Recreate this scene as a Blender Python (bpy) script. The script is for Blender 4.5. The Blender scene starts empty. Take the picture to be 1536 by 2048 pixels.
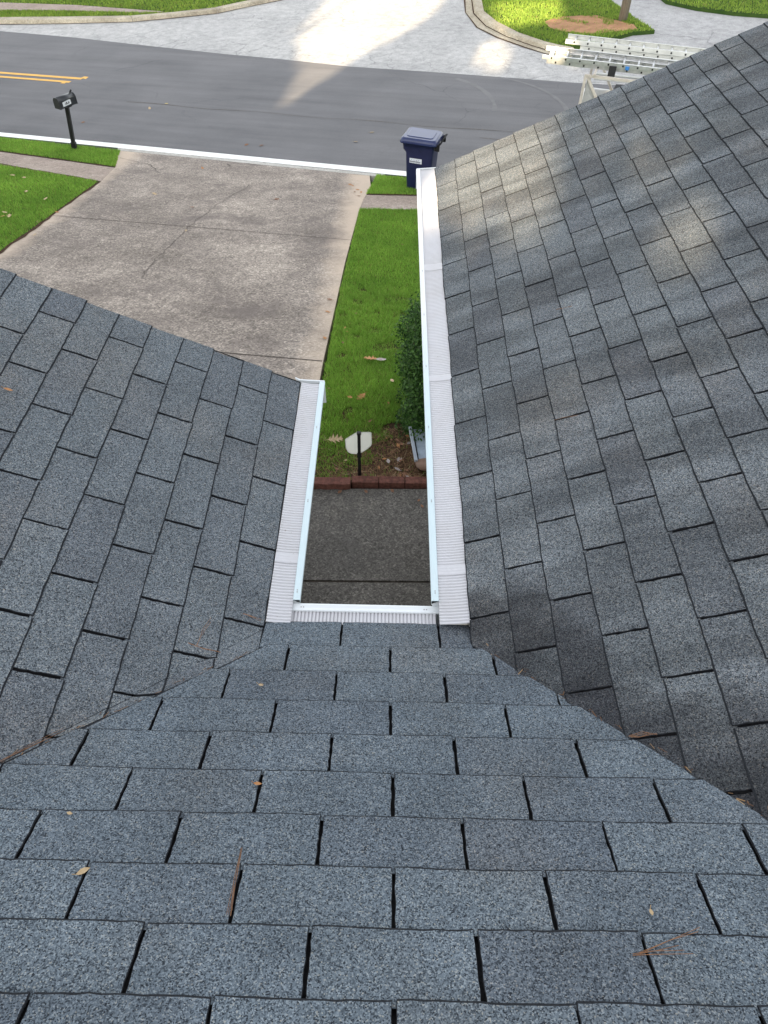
import bpy, math, random
import numpy as np
from mathutils import Vector, Matrix, noise as mnoise

R = math.radians
scene = bpy.context.scene
col = scene.collection
rnd = random.Random(7)
rng = np.random.default_rng(11)

# ------------------------------------------------------------------ camera
cam_data = bpy.data.cameras.new("camera")
cam_data.sensor_fit = 'VERTICAL'
cam_data.sensor_height = 36.0
cam_data.lens = 36.0 * 1384.43 / 2048.0
cam_data.clip_start = 0.05
cam_data.clip_end = 3000
cam = bpy.data.objects.new("camera", cam_data)
col.objects.link(cam)
CAM = Vector((-0.03433, -1.18357, 1.90585))
cam.location = CAM
cam.rotation_euler = (0.7175, -0.01534, 0.01554)
scene.camera = cam

# ------------------------------------------------------------------ light
SUN_EL = R(16.0)
SUN_AZ = R(199.0)                    # compass direction of the sun, from +Y towards +X
TO_SUN = Vector((math.sin(SUN_AZ) * math.cos(SUN_EL), math.cos(SUN_AZ) * math.cos(SUN_EL), math.sin(SUN_EL)))
world = bpy.data.worlds.new("World")
scene.world = world
world.use_nodes = True
wn = world.node_tree
wn.nodes.clear()
w_out = wn.nodes.new("ShaderNodeOutputWorld")
w_bg = wn.nodes.new("ShaderNodeBackground")
w_sky = wn.nodes.new("ShaderNodeTexSky")
w_sky.sky_type = 'NISHITA'
w_sky.sun_disc = False
w_sky.sun_elevation = SUN_EL
w_sky.sun_rotation = SUN_AZ
w_sky.air_density = 1.0
w_sky.dust_density = 1.5
w_sky.ozone_density = 1.0
w_hsv = wn.nodes.new("ShaderNodeHueSaturation")
w_hsv.inputs["Saturation"].default_value = 0.22
wn.links.new(w_sky.outputs[0], w_hsv.inputs["Color"])
wn.links.new(w_hsv.outputs[0], w_bg.inputs["Color"])
wn.links.new(w_bg.outputs[0], w_out.inputs["Surface"])
w_bg.inputs["Strength"].default_value = 0.15
sun_data = bpy.data.lights.new("sun", 'SUN')
sun_data.energy = 5.0
sun_data.angle = R(0.5)
sun_data.color = (1.0, 0.79, 0.52)
sun = bpy.data.objects.new("sun", sun_data)
col.objects.link(sun)
sun.location = (-20, -40, 30)
sun.rotation_euler = (-TO_SUN).to_track_quat('-Z', 'Y').to_euler()

scene.view_settings.view_transform = 'Standard'
scene.view_settings.look = 'None'
scene.view_settings.exposure = 1.95
scene.view_settings.gamma = 1.0

# ------------------------------------------------------------------ helpers
def link(o, parent=None):
    col.objects.link(o)
    if parent is not None:
        o.parent = parent
    return o

def tag(o, label=None, cat=None, group=None, kind=None):
    if label: o["label"] = label
    if cat: o["category"] = cat
    if group: o["group"] = group
    if kind: o["kind"] = kind
    return o

def empty(name, loc=(0, 0, 0), rot=(0, 0, 0)):
    o = bpy.data.objects.new(name, None)
    o.empty_display_size = 0.2
    o.location = loc
    o.rotation_euler = rot
    return link(o)

class MB:
    """collects polygons, then links them as one mesh object"""
    def __init__(self):
        self.v, self.f, self.m, self.s = [], [], [], []
    def vert(self, p):
        self.v.append((p[0], p[1], p[2])); return len(self.v) - 1
    def poly(self, pts, mat=0, smooth=False):
        i = [self.vert(p) for p in pts]
        self.f.append(i); self.m.append(mat); self.s.append(smooth)
    def face(self, idx, mat=0, smooth=False):
        self.f.append(list(idx)); self.m.append(mat); self.s.append(smooth)
    def box(self, c, size, rz=0.0, mat=0, M=None):
        hx, hy, hz = size[0] / 2, size[1] / 2, size[2] / 2
        T = M if M is not None else Matrix.Translation(c) @ Matrix.Rotation(rz, 4, 'Z')
        P = [T @ Vector((sx * hx, sy * hy, sz * hz)) for sz in (-1, 1) for sy in (-1, 1) for sx in (-1, 1)]
        b = [self.vert(p) for p in P]
        for q in ((0, 2, 3, 1), (4, 5, 7, 6), (0, 1, 5, 4), (2, 6, 7, 3), (0, 4, 6, 2), (1, 3, 7, 5)):
            self.face([b[k] for k in q], mat)
    def bar(self, a, b, w, h, mat=0, up=(0, 0, 1)):
        a, b = Vector(a), Vector(b)
        d = (b - a); L = d.length; d.normalize()
        s = d.cross(Vector(up))
        if s.length < 1e-5: s = Vector((1, 0, 0))
        s.normalize(); u = s.cross(d)
        M = Matrix(((d.x, s.x, u.x, 0), (d.y, s.y, u.y, 0), (d.z, s.z, u.z, 0), (0, 0, 0, 1)))
        M.translation = (a + b) / 2
        self.box(None, (L, w, h), mat=mat, M=M)
    def tube(self, pts, rad, n=10, mat=0, caps=True, smooth=True):
        pts = [Vector(p) for p in pts]
        rad = rad if isinstance(rad, (list, tuple)) else [rad] * len(pts)
        rings = []
        for k, p in enumerate(pts):
            d = (pts[min(k + 1, len(pts) - 1)] - pts[max(k - 1, 0)]).normalized()
            s = d.cross(Vector((0, 0, 1)))
            if s.length < 1e-3: s = d.cross(Vector((0, 1, 0)))
            s.normalize(); u = s.cross(d)
            rings.append([self.vert(p + rad[k] * (math.cos(2 * math.pi * j / n) * s + math.sin(2 * math.pi * j / n) * u)) for j in range(n)])
        for a, b in zip(rings, rings[1:]):
            for j in range(n):
                self.face((a[j], a[(j + 1) % n], b[(j + 1) % n], b[j]), mat, smooth)
        if caps:
            self.face(rings[0][::-1], mat); self.face(rings[-1], mat)
    def prism(self, poly, zf, thick, mat=0, side=None):
        """poly: list of (x,y); top at zf(x,y); vertical sides of the given depth"""
        top = [self.vert((x, y, zf(x, y))) for x, y in poly]
        bot = [self.vert((x, y, zf(x, y) - thick)) for x, y in poly]
        ar = sum(poly[i][0] * poly[(i + 1) % len(poly)][1] - poly[(i + 1) % len(poly)][0] * poly[i][1] for i in range(len(poly)))
        if ar < 0: top, bot = top[::-1], bot[::-1]
        self.face(top, mat)
        n = len(top)
        for i in range(n):
            self.face((top[i], bot[i], bot[(i + 1) % n], top[(i + 1) % n]), mat if side is None else side)
    def build(self, name, mats, parent=None, loc=None):
        me = bpy.data.meshes.new(name)
        me.from_pydata(self.v, [], self.f)
        mats = mats if isinstance(mats, (list, tuple)) else [mats]
        for m in mats: me.materials.append(m)
        me.polygons.foreach_set("material_index", self.m)
        me.polygons.foreach_set("use_smooth", self.s)
        me.update()
        o = bpy.data.objects.new(name, me)
        if loc is not None: o.location = loc
        return link(o, parent)

def raw_mesh(name, verts, nside, mats, midx=None, parent=None, smooth=False):
    """verts: (n*nside,3) array, every nside consecutive verts are one face"""
    verts = np.asarray(verts, np.float32).reshape(-1, 3)
    nf = len(verts) // nside
    me = bpy.data.meshes.new(name)
    me.vertices.add(len(verts)); me.vertices.foreach_set("co", verts.ravel())
    me.loops.add(len(verts)); me.loops.foreach_set("vertex_index", np.arange(len(verts), dtype=np.int32))
    me.polygons.add(nf)
    me.polygons.foreach_set("loop_start", np.arange(0, len(verts), nside, dtype=np.int32))
    me.polygons.foreach_set("loop_total", np.full(nf, nside, np.int32))
    for m in (mats if isinstance(mats, (list, tuple)) else [mats]): me.materials.append(m)
    if midx is not None: me.polygons.foreach_set("material_index", np.asarray(midx, np.int32))
    me.update(calc_edges=True)
    o = bpy.data.objects.new(name, me)
    return link(o, parent)

def bevel(o, w, seg=2):
    m = o.modifiers.new("bevel", 'BEVEL'); m.width = w; m.segments = seg; m.limit_method = 'ANGLE'; m.angle_limit = R(35)
    return o

# ------------------------------------------------------------------ materials
class NT:
    def __init__(self, name, rough=0.8, spec=0.3):
        self.mat = bpy.data.materials.new(name)
        self.mat.use_nodes = True
        self.nt = self.mat.node_tree
        self.b = self.nt.nodes["Principled BSDF"]
        self.b.inputs["Roughness"].default_value = rough
        self.b.inputs["Specular IOR Level"].default_value = spec
    def n(self, t, **kw):
        nd = self.nt.nodes.new(t)
        for k, v in kw.items():
            if hasattr(nd, k): setattr(nd, k, v)
            else: nd.inputs[k].default_value = v
        return nd
    def l(self, a, b): self.nt.links.new(a, b)
    def coord(self, scale=(1, 1, 1), rot=(0, 0, 0), loc=(0, 0, 0), kind="Object"):
        tc = self.n("ShaderNodeTexCoord")
        mp = self.n("ShaderNodeMapping")
        mp.inputs["Scale"].default_value = scale
        mp.inputs["Rotation"].default_value = rot
        mp.inputs["Location"].default_value = loc
        self.l(tc.outputs[kind], mp.inputs["Vector"])
        return mp.outputs[0]
    def noise(self, vec, scale, detail=4, rough=0.55, dist=0.0):
        nd = self.n("ShaderNodeTexNoise", Scale=scale, Detail=detail, Roughness=rough, Distortion=dist)
        if vec is not None: self.l(vec, nd.inputs["Vector"])
        return nd.outputs["Fac"]
    def voro(self, vec, scale, feature='F1', out="Distance", rand=1.0):
        nd = self.n("ShaderNodeTexVoronoi"); nd.feature = feature
        nd.inputs["Scale"].default_value = scale
        nd.inputs["Randomness"].default_value = rand
        if vec is not None: self.l(vec, nd.inputs["Vector"])
        return nd.outputs[out]
    def ramp(self, fac, stops, interp='LINEAR'):
        nd = self.n("ShaderNodeValToRGB")
        nd.color_ramp.interpolation = interp
        e = nd.color_ramp.elements
        while len(e) < len(stops): e.new(0.5)
        for i, (p, c) in enumerate(stops):
            e[i].position = p
            e[i].color = (c, c, c, 1) if not isinstance(c, (tuple, list)) else (*c, 1)
        self.l(fac, nd.inputs["Fac"])
        return nd.outputs["Color"]
    def mix(self, fac, a, b, blend='MIX'):
        nd = self.n("ShaderNodeMix"); nd.data_type = 'RGBA'; nd.blend_type = blend
        for s, v in ((nd.inputs["Factor"], fac), (nd.inputs["A"], a), (nd.inputs["B"], b)):
            pass
        ins = {"f": nd.inputs[0], "a": nd.inputs[6], "b": nd.inputs[7]}
        for k, v in (("f", fac), ("a", a), ("b", b)):
            if isinstance(v, bpy.types.NodeSocket): self.l(v, ins[k])
            elif k == "f": ins[k].default_value = v
            else: ins[k].default_value = (v, v, v, 1) if not isinstance(v, (tuple, list)) else (*v, 1)
        return nd.outputs[2]
    def math(self, op, a, b=0.5, clamp=False):
        nd = self.n("ShaderNodeMath"); nd.operation = op; nd.use_clamp = clamp
        for i, v in ((0, a), (1, b)):
            if isinstance(v, bpy.types.NodeSocket): self.l(v, nd.inputs[i])
            else: nd.inputs[i].default_value = v
        return nd.outputs[0]
    def bump(self, h, strength=0.4, dist=0.01):
        nd = self.n("ShaderNodeBump", Strength=strength, Distance=dist)
        self.l(h, nd.inputs["Height"])
        self.l(nd.outputs[0], self.b.inputs["Normal"])
    def color(self, c):
        if isinstance(c, bpy.types.NodeSocket): self.l(c, self.b.inputs["Base Color"])
        else: self.b.inputs["Base Color"].default_value = (*c, 1)
        return self.mat
    def island(self):
        return self.n("ShaderNodeNewGeometry").outputs["Random Per Island"]

def simple(name, c, rough=0.5, spec=0.4, var=0.15, scale=9.0, metal=0.0, bump=0.0):
    t = NT(name, rough, spec)
    t.b.inputs["Metallic"].default_value = metal
    v = t.coord()
    f = t.noise(v, scale, 5, 0.6)
    lo = tuple(x * (1 - var) for x in c); hi = tuple(min(1, x * (1 + var)) for x in c)
    t.color(t.ramp(f, [(0.3, lo), (0.7, hi)]))
    if bump: t.bump(t.noise(v, scale * 12, 3), bump, 0.003)
    return t.mat

def shingle_mat(name, stain_shade=None, tint=(1, 1, 1)):
    t = NT(name, 0.92, 0.25)
    v = t.coord()
    c1 = t.voro(v, 430, out="Color")
    sep = t.n("ShaderNodeSeparateColor"); t.l(c1, sep.inputs[0])
    g = t.ramp(sep.outputs[0], [(0.0, (.016, .018, .022)), (0.16, (.05, .058, .066)), (0.42, (.112, .128, .142)), (0.80, (.158, .177, .191)), (0.94, (.24, .256, .262)), (1.0, (.28, .26, .225))])
    c2 = t.noise(v, 150, 3, 0.7)
    g = t.mix(1.0, g, t.ramp(c2, [(0.32, 0.76), (0.5, 1.0), (0.68, 1.24)]), 'MULTIPLY')
    # tone of each tab and soft patches of lighter and darker granules
    isl = t.island()
    g = t.mix(1.0, g, t.ramp(isl, [(0.0, (.86, .85, .87)), (0.2, (.96, .96, .97)), (0.7, (1.03, 1.04, 1.04)), (1.0, (1.09, 1.09, 1.08))]), 'MULTIPLY')
    big = t.noise(v, 5.0, 4, 0.6)
    g = t.mix(1.0, g, t.ramp(big, [(0.3, 0.84), (0.7, 1.14)]), 'MULTIPLY')
    if stain_shade:
        # soft shadow bands painted into the granule colour, running down the slope
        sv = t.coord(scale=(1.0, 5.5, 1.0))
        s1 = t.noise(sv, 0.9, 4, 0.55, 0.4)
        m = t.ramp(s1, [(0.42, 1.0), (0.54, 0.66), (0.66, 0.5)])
        g = t.mix(stain_shade, g, t.mix(1.0, g, m, 'MULTIPLY'))
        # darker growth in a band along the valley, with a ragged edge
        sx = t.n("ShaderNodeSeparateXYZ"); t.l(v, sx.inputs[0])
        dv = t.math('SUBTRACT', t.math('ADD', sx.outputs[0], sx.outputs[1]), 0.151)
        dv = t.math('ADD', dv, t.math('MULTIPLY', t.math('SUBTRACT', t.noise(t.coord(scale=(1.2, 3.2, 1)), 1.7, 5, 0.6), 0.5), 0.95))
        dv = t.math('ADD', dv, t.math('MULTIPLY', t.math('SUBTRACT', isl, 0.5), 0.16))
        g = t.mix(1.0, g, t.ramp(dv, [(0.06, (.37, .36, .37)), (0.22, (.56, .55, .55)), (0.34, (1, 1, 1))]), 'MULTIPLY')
    # worn spots where granules are gone, and a faint rusty cast here and there
    ws = t.noise(t.coord(loc=(5, 2, 1)), 34, 5, 0.75)
    g = t.mix(t.ramp(ws, [(0.64, 0.0), (0.72, 0.55)]), g, (.035, .036, .040))
    rs_ = t.noise(t.coord(loc=(1, 8, 3)), 2.1, 4, 0.6)
    g = t.mix(1.0, g, t.ramp(rs_, [(0.5, (1, 1, 1)), (0.72, (1.04, .96, .90))]), 'MULTIPLY')
    g = t.mix(1.0, g, tint, 'MULTIPLY')  # the tint puts each slope's own skylight into the shingle colour
    t.color(g)
    t.bump(t.math('ADD', sep.outputs[1], t.math('MULTIPLY', c2, 1.5)), 0.55, 0.0025)
    return t.mat

MAT = {}
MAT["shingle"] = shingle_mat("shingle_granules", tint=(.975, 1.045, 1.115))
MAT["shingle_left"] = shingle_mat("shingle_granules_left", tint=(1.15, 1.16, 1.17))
MAT["shingle_right"] = shingle_mat("shingle_granules_stain_shade", stain_shade=0.85, tint=(1.31, 1.285, 1.27))
MAT["edge"] = simple("asphalt_cut_edge", (.026, .028, .032), 0.95, 0.1, 0.4, 200)
MAT["underlay"] = simple("slot_shade_underlay", (.011, .011, .012), 0.95, 0.08, 0.5, 150)  # near black stands in for the shade down in the slots

t = NT("white_vinyl_guard", 0.5, 0.4)
v = t.coord()
t.color(t.mix(t.ramp(t.noise(v, 3.5, 6, 0.7), [(0.45, 0.0), (0.75, 0.5)]), (.62, .615, .635), (.50, .475, .46)))
src = t.b.inputs["Base Color"].links[0].from_socket
sp1 = t.ramp(t.noise(t.coord(loc=(2, 2, 2)), 75, 3, 0.7), [(0.66, 0.0), (0.74, 0.75)])
sp2 = t.ramp(t.noise(t.coord(loc=(4, 1, 2)), 4.0, 3, 0.6), [(0.46, 0.0), (0.62, 1.0)])
t.color(t.mix(t.math('MULTIPLY', sp1, sp2), src, (.20, .15, .12)))
MAT["guard"] = t.mat
t = NT("white_enamel_gutter", 0.28, 0.5)
v = t.coord()
t.color(t.mix(t.ramp(t.noise(v, 6, 6, 0.7), [(0.5, 0.0), (0.8, 0.5)]), (.80, .83, .84), (.66, .68, .68)))
MAT["gutter"] = t.mat
t = NT("sky_tint_on_lip", 0.25, 0.5)
v = t.coord()
t.color(t.mix(t.ramp(t.noise(v, 6, 6, 0.7), [(0.5, 0.0), (0.8, 0.4)]), (.66, .78, .81), (.56, .68, .71)))
sx = t.n("ShaderNodeSeparateXYZ"); t.l(v, sx.inputs[0])
sky_tint = t.b.inputs["Base Color"].links[0].from_socket      # sky reflection painted as aqua on the near part, white further out
t.color(t.mix(t.ramp(t.math('DIVIDE', t.math('ADD', sx.outputs[1], t.math('MULTIPLY', t.noise(v, 3, 4), 0.5)), 4.0), [(0.34, 0.0), (0.50, 1.0)]), sky_tint, (.80, .81, .80)))
MAT["lip"] = t.mat
MAT["screw"] = simple("screw_steel", (.38, .36, .36), 0.4, 0.5, 0.2, 80)
MAT["siding"] = simple("painted_siding", (.55, .53, .49), 0.6, 0.3, 0.08, 3)
MAT["trim"] = simple("white_trim", (.72, .72, .71), 0.5, 0.4, 0.06, 5)
MAT["soffit"] = simple("soffit_boards", (.6, .6, .58), 0.6, 0.3, 0.06, 5)
MAT["glass"] = simple("dark_glass", (.02, .025, .03), 0.06, 0.6, 0.2, 2)

def concrete(name, dark, mid, light, sc=1.0, pebble=0.5, crack=0.0, crack_scale=0.5, stainc=None, psc=48, blot=6.0):
    t = NT(name, 0.9, 0.25)
    v = t.coord()
    g = t.ramp(t.noise(v, 0.55 * sc, 7, 0.62, 0.3), [(0.28, dark), (0.5, mid), (0.72, light)])
    g = t.mix(1.0, g, t.ramp(t.noise(v, blot * sc, 6, 0.75), [(0.3, 0.72), (0.5, 1.0), (0.72, 1.25)]), 'MULTIPLY')
    p = t.voro(v, psc, out="Color")
    sep = t.n("ShaderNodeSeparateColor"); t.l(p, sep.inputs[0])
    g = t.mix(pebble, g, t.mix(1.0, g, t.ramp(sep.outputs[0], [(0.0, 0.45), (0.5, 0.95), (0.9, 1.3), (1.0, 1.9)]), 'MULTIPLY'))
    if stainc is not None:
        sn = t.noise(t.coord(loc=(3, 7, 0)), 0.8 * sc, 6, 0.65, 0.6)
        g = t.mix(t.ramp(sn, [(0.5, 0.0), (0.68, 0.75)]), g, stainc)
    if crack > 0:
        wv = t.n("ShaderNodeTexNoise", Scale=1.3, Detail=5)
        t.l(v, wv.inputs["Vector"])
        vm = t.n("ShaderNodeVectorMath"); vm.operation = 'MULTIPLY_ADD'
        t.l(wv.outputs["Color"], vm.inputs[0]); vm.inputs[1].default_value = (0.9, 0.9, 0.0); t.l(v, vm.inputs[2])
        d = t.voro(vm.outputs[0], crack_scale, 'DISTANCE_TO_EDGE')
        lines = t.ramp(d, [(0.0, 1.0), (0.008, 0.6), (0.016, 0.0)])
        msk = t.ramp(t.noise(v, 0.35, 3), [(0.42, 0.0), (0.58, 1.0)])
        f = t.math('MULTIPLY', lines, msk)
        g = t.mix(t.math('MULTIPLY', f, crack), g, (.10, .10, .10))
    t.color(g)
    t.bump(t.math('ADD', sep.outputs[0], t.math('MULTIPLY', t.noise(v, 25, 5, 0.7), 1.5)), 0.35, 0.006)
    return t.mat

def edge_bands(mat, cuts, colr):
    """paler, cleaner concrete along the edges of the slab"""
    t = NT.__new__(NT); t.mat = mat; t.nt = mat.node_tree; t.b = t.nt.nodes["Principled BSDF"]
    src = t.b.inputs["Base Color"].links[0].from_socket
    v = t.coord(); sx = t.n("ShaderNodeSeparateXYZ"); t.l(v, sx.inputs[0])
    xx = t.math('ADD', sx.outputs[0], t.math('MULTIPLY', t.math('SUBTRACT', t.noise(v, 1.6, 6, 0.65), 0.5), 0.7))
    f = t.ramp(t.math('DIVIDE', t.math('ADD', xx, 7.5), 8.0), cuts)
    t.l(t.mix(f, src, colr), t.b.inputs["Base Color"])
MAT["driveway"] = concrete("weathered_driveway", (.185, .156, .131), (.285, .243, .207), (.455, .392, .330), 1.1, 0.85, stainc=(.15, .125, .112))
edge_bands(MAT["driveway"], [(0.115, 0.85), (0.165, 0.0), (0.79, 0.0), (0.845, 0.9)], (.56, .45, .35))
MAT["walk"] = concrete("dark_walk_slab", (.085, .08, .073), (.135, .125, .113), (.22, .20, .165), 1.1, 0.85, stainc=(.08, .075, .07), psc=85, blot=22.0)  # dark slab colour with mottling and pebbles
MAT["sidewalk"] = concrete("sidewalk_concrete", (.27, .215, .18), (.33, .265, .22), (.40, .33, .28), 1.5, 0.4)
MAT["kerb"] = concrete("kerb_concrete", (.30, .255, .19), (.42, .37, .28), (.55, .49, .38), 1.5, 0.4)
MAT["side"] = concrete("old_pale_pavement", (.375, .37, .36), (.44, .432, .418), (.51, .50, .48), 0.6, 0.3, crack=0.5, crack_scale=0.7)
MAT["apron"] = concrete("gutter_concrete", (.36, .335, .30), (.44, .42, .38), (.53, .51, .47), 1.5, 0.3)
MAT["far_drive"] = concrete("far_drive_pavement", (.34, .335, .335), (.38, .375, .37), (.43, .425, .42), 0.6, 0.3, crack=0.5, crack_scale=0.4)

t = NT("street_asphalt", 0.85, 0.3)
ang = math.atan2(0.29541, -0.95381)
v = t.coord()
g = t.ramp(t.noise(v, 0.5, 6, 0.6), [(0.3, (.128, .127, .131)), (0.7, (.165, .162, .165))])
sv = t.coord(scale=(1, 1, 1), rot=(0, 0, -R(162.8)))
mp = t.n("ShaderNodeMapping"); mp.inputs["Scale"].default_value = (0.25, 3.0, 1.0); t.l(sv, mp.inputs["Vector"])
g = t.mix(1.0, g, t.ramp(t.noise(mp.outputs[0], 0.9, 5, 0.6), [(0.3, 0.87), (0.7, 1.13)]), 'MULTIPLY')
g = t.mix(0.5, g, t.mix(1.0, g, t.ramp(t.noise(v, 90, 2, 0.8), [(0.3, 0.55), (0.7, 1.5)]), 'MULTIPLY'))
wv = t.n("ShaderNodeTexNoise", Scale=0.9, Detail=5); t.l(v, wv.inputs["Vector"])
vm = t.n("ShaderNodeVectorMath"); vm.operation = 'MULTIPLY_ADD'
t.l(wv.outputs["Color"], vm.inputs[0]); vm.inputs[1].default_value = (1.2, 1.2, 0); t.l(v, vm.inputs[2])
d = t.voro(vm.outputs[0], 0.28, 'DISTANCE_TO_EDGE')
f = t.math('MULTIPLY', t.ramp(d, [(0.0, 0.45), (0.006, 0.0)]), t.ramp(t.noise(v, 0.3, 2), [(0.5, 0.0), (0.6, 1.0)]))
g = t.mix(f, g, (.06, .06, .062))
t.color(g); t.bump(t.noise(v, 120, 3, 0.8), 0.3, 0.004)
MAT["asphalt"] = t.mat
MAT["white_paint"] = simple("white_road_paint", (.86, .86, .82), 0.6, 0.3, 0.05, 6)
MAT["yellow_paint"] = simple("yellow_road_paint", (.72, .40, .07), 0.6, 0.3, 0.10, 6)
MAT["joint"] = simple("dirt_in_joint", (.085, .072, .062), 0.95, 0.1, 0.4, 20)
MAT["crack"] = simple("dirt_in_crack", (.14, .122, .107), 0.95, 0.1, 0.4, 20)
MAT["tyre_scuff"] = simple("worn_scuff", (.19, .188, .187), 0.9, 0.2, 0.1, 4)

t = NT("soil_under_grass", 0.95, 0.1)
v = t.coord()
t.color(t.mix(t.ramp(t.noise(v, 2.5, 5), [(0.35, 0.0), (0.65, 1.0)]), (.03, .065, .014), (.05, .085, .02)))
t.bump(t.noise(v, 40, 4), 0.6, 0.02)
MAT["soil_green"] = t.mat
t = NT("bare_soil", 0.95, 0.1)
v = t.coord()
t.color(t.mix(t.ramp(t.noise(v, 14, 6, 0.7), [(0.35, 0.0), (0.65, 1.0)]), (.035, .022, .014), (.10, .058, .035)))
t.bump(t.noise(v, 60, 4), 0.8, 0.02)
MAT["soil"] = t.mat
MAT["red_dirt"] = simple("red_clay", (.36, .20, .11), 0.95, 0.1, 0.25, 3)

def grass_mat(name, dark, mid, light, dry=(.26, .20, .08), dryp=0.03):
    t = NT(name, 0.6, 0.25)
    isl = t.island()
    g = t.ramp(isl, [(0.0, dark), (0.45, mid), (0.93 - dryp, light), (0.99 - dryp, light), (1.0 - dryp * 0.5, dry)])
    v = t.coord()
    g = t.mix(1.0, g, t.ramp(t.noise(v, 0.9, 4, 0.6), [(0.3, (.72, .76, .7)), (0.7, (1.25, 1.18, 1.1))]), 'MULTIPLY')
    t.color(g)
    tr = t.n("ShaderNodeBsdfTranslucent"); t.l(g, tr.inputs["Color"])
    ms = t.n("ShaderNodeMixShader"); ms.inputs[0].default_value = 0.35
    t.l(t.b.outputs[0], ms.inputs[1]); t.l(tr.outputs[0], ms.inputs[2])
    t.l(ms.outputs[0], t.nt.nodes["Material Output"].inputs["Surface"])
    return t.mat
t = NT("turf", 0.9, 0.1)
v = t.coord()
t.color(t.mix(1.0, t.ramp(t.noise(v, 30, 5, 0.8), [(0.3, (.055, .125, .017)), (0.7, (.13, .26, .038))]), t.ramp(t.noise(v, 0.6, 4), [(0.3, .8), (0.7, 1.2)]), 'MULTIPLY'))
t.bump(t.noise(v, 45, 4, 0.8), 1.0, 0.05)
MAT["turf"] = t.mat
MAT["grass"] = grass_mat("lawn_grass", (.135, .285, .038), (.215, .41, .058), (.34, .53, .105), dryp=0.06)
MAT["grass_far"] = grass_mat("far_lawn_grass", (.14, .24, .035), (.21, .33, .05), (.30, .41, .08))
MAT["leaf_shrub"] = grass_mat("shrub_leaves", (.014, .045, .008), (.032, .09, .016), (.11, .23, .055), (.1, .16, .06), 0.05)
MAT["leaf_tree"] = grass_mat("tree_leaves", (.02, .05, .01), (.035, .08, .015), (.06, .12, .025))
MAT["bark"] = simple("bark", (.12, .085, .06), 0.9, 0.2, 0.4, 12, bump=0.6)
MAT["stem"] = simple("shrub_stem", (.09, .06, .04), 0.9, 0.2, 0.3, 20)

# ------------------------------------------------------------------ ground planes
RL = Vector((0.95381, -0.29541, 0.05458))          # along the street, to the right
RN = Vector((0.29585, 0.95524, 0.0))               # across the street, away from the house
SA = Vector((0.28, 15.43, -5.13))                  # a point of the white edge line
def along(x, y):
    return (x - SA.x) * RL.x + (y - SA.y) * RL.y
def across(x, y):
    return (x - SA.x) * RN.x + (y - SA.y) * RN.y
def z_street(x, y):
    a = max(-70, min(70, along(x, y) / 0.99702))
    return SA.z + 0.05458 * a / 0.99702 * 0.997
def z_slope(x, y):
    return -2.92 - 0.1818 * (max(y, 1.0) - 3.25)
def st(al, ac, z=0.0):
    """point given along / across the street, z above the pavement"""
    x = SA.x + al * RL.x / 0.99702 ** 1 + ac * RN.x
    y = SA.y + al * RL.y / 0.99702 ** 1 + ac * RN.y
    return Vector((x, y, z_street(x, y) + z))
def z_ground(x, y):
    if across(x, y) > 0: return z_street(x, y)
    if y < 3.3 and x > -0.76: return -2.95
    return max(z_slope(x, y), z_street(x, y) - 0.6) if y > 3.3 else z_slope(x, y)
def up(f, d):
    return lambda x, y: f(x, y) + d

# one sheet of ground reaching far beyond everything seen
mb = MB()
xs = [-400, -200, -120] + [-80 + 2 * i for i in range(81)] + [120, 200, 400]
ys = [-400, -200, -100] + [-60 + 2 * i for i in range(81)] + [140, 220, 400]
idx = {}
for i, x in enumerate(xs):
    for j, y in enumerate(ys):
        cx, cy = max(-60, min(60, x)), max(-40, min(90, y))
        idx[i, j] = mb.vert((x, y, z_ground(cx, cy) - 0.20))
for i in range(len(xs) - 1):
    for j in range(len(ys) - 1):
        mb.face((idx[i, j], idx[i + 1, j], idx[i + 1, j + 1], idx[i, j + 1]))
tag(mb.build("ground", MAT["turf"]), kind="structure")

ASPH_FAR = [(-15.07, 29.83), (-11.73, 28.5), (-8.58, 27.02), (-5.7, 25.72), (-3.74, 24.92), (-1.39, 23.85), (0.96, 23.08), (3.18, 22.3), (5.21, 21.57)]
KERB_L_OUT = [(-17.38, 31.08), (-15.47, 30.84), (-14.31, 30.67), (-12.67, 30.51), (-10.08, 30.38), (-8.51, 30.73), (-6.92, 31.15), (-5.68, 32.11), (-4.57, 32.9)]
KERB_L_IN = [(-17.57, 31.65), (-15.62, 31.35), (-14.3, 31.2), (-12.89, 31.02), (-10.25, 30.77), (-8.6, 31.05), (-7.1, 31.5), (-5.95, 32.4), (-4.9, 33.2)]
SW_FAR_B = [(-18.13, 32.9), (-16.09, 32.55), (-12.78, 31.91), (-9.9, 31.2), (-9.02, 31.1)]
SW_FAR_T = [(-18.76, 34.33), (-16.59, 33.81), (-13.07, 32.83), (-9.16, 31.22)]
ISL_OUT = [(2.75, 36.34), (2.69, 31.71), (2.61, 29.83), (2.88, 27.75), (3.46, 26.43), (4.24, 25.18), (4.78, 24.45), (5.34, 23.81)]
ISL_IN = [(3.32, 36.2), (3.3, 30.97), (3.26, 29.34), (3.58, 27.93), (4.19, 26.39), (4.88, 25.3), (5.27, 24.85), (5.7, 24.5)]
ISL_R = [(6.1, 24.87), (6.71, 25.18), (7.94, 26.05), (8.65, 26.13), (8.38, 27.61), (8.22, 28.85), (8.02, 30.34), (7.95, 36)]
DIRT = [(5.21, 27.69), (5.8, 28.2), (6.55, 28.28), (7.15, 28.19), (7.69, 27.45), (8.12, 26.88), (8.11, 26.32), (7.33, 26.13), (6.53, 26.0), (5.72, 26.36), (5.29, 26.85)]
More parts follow.
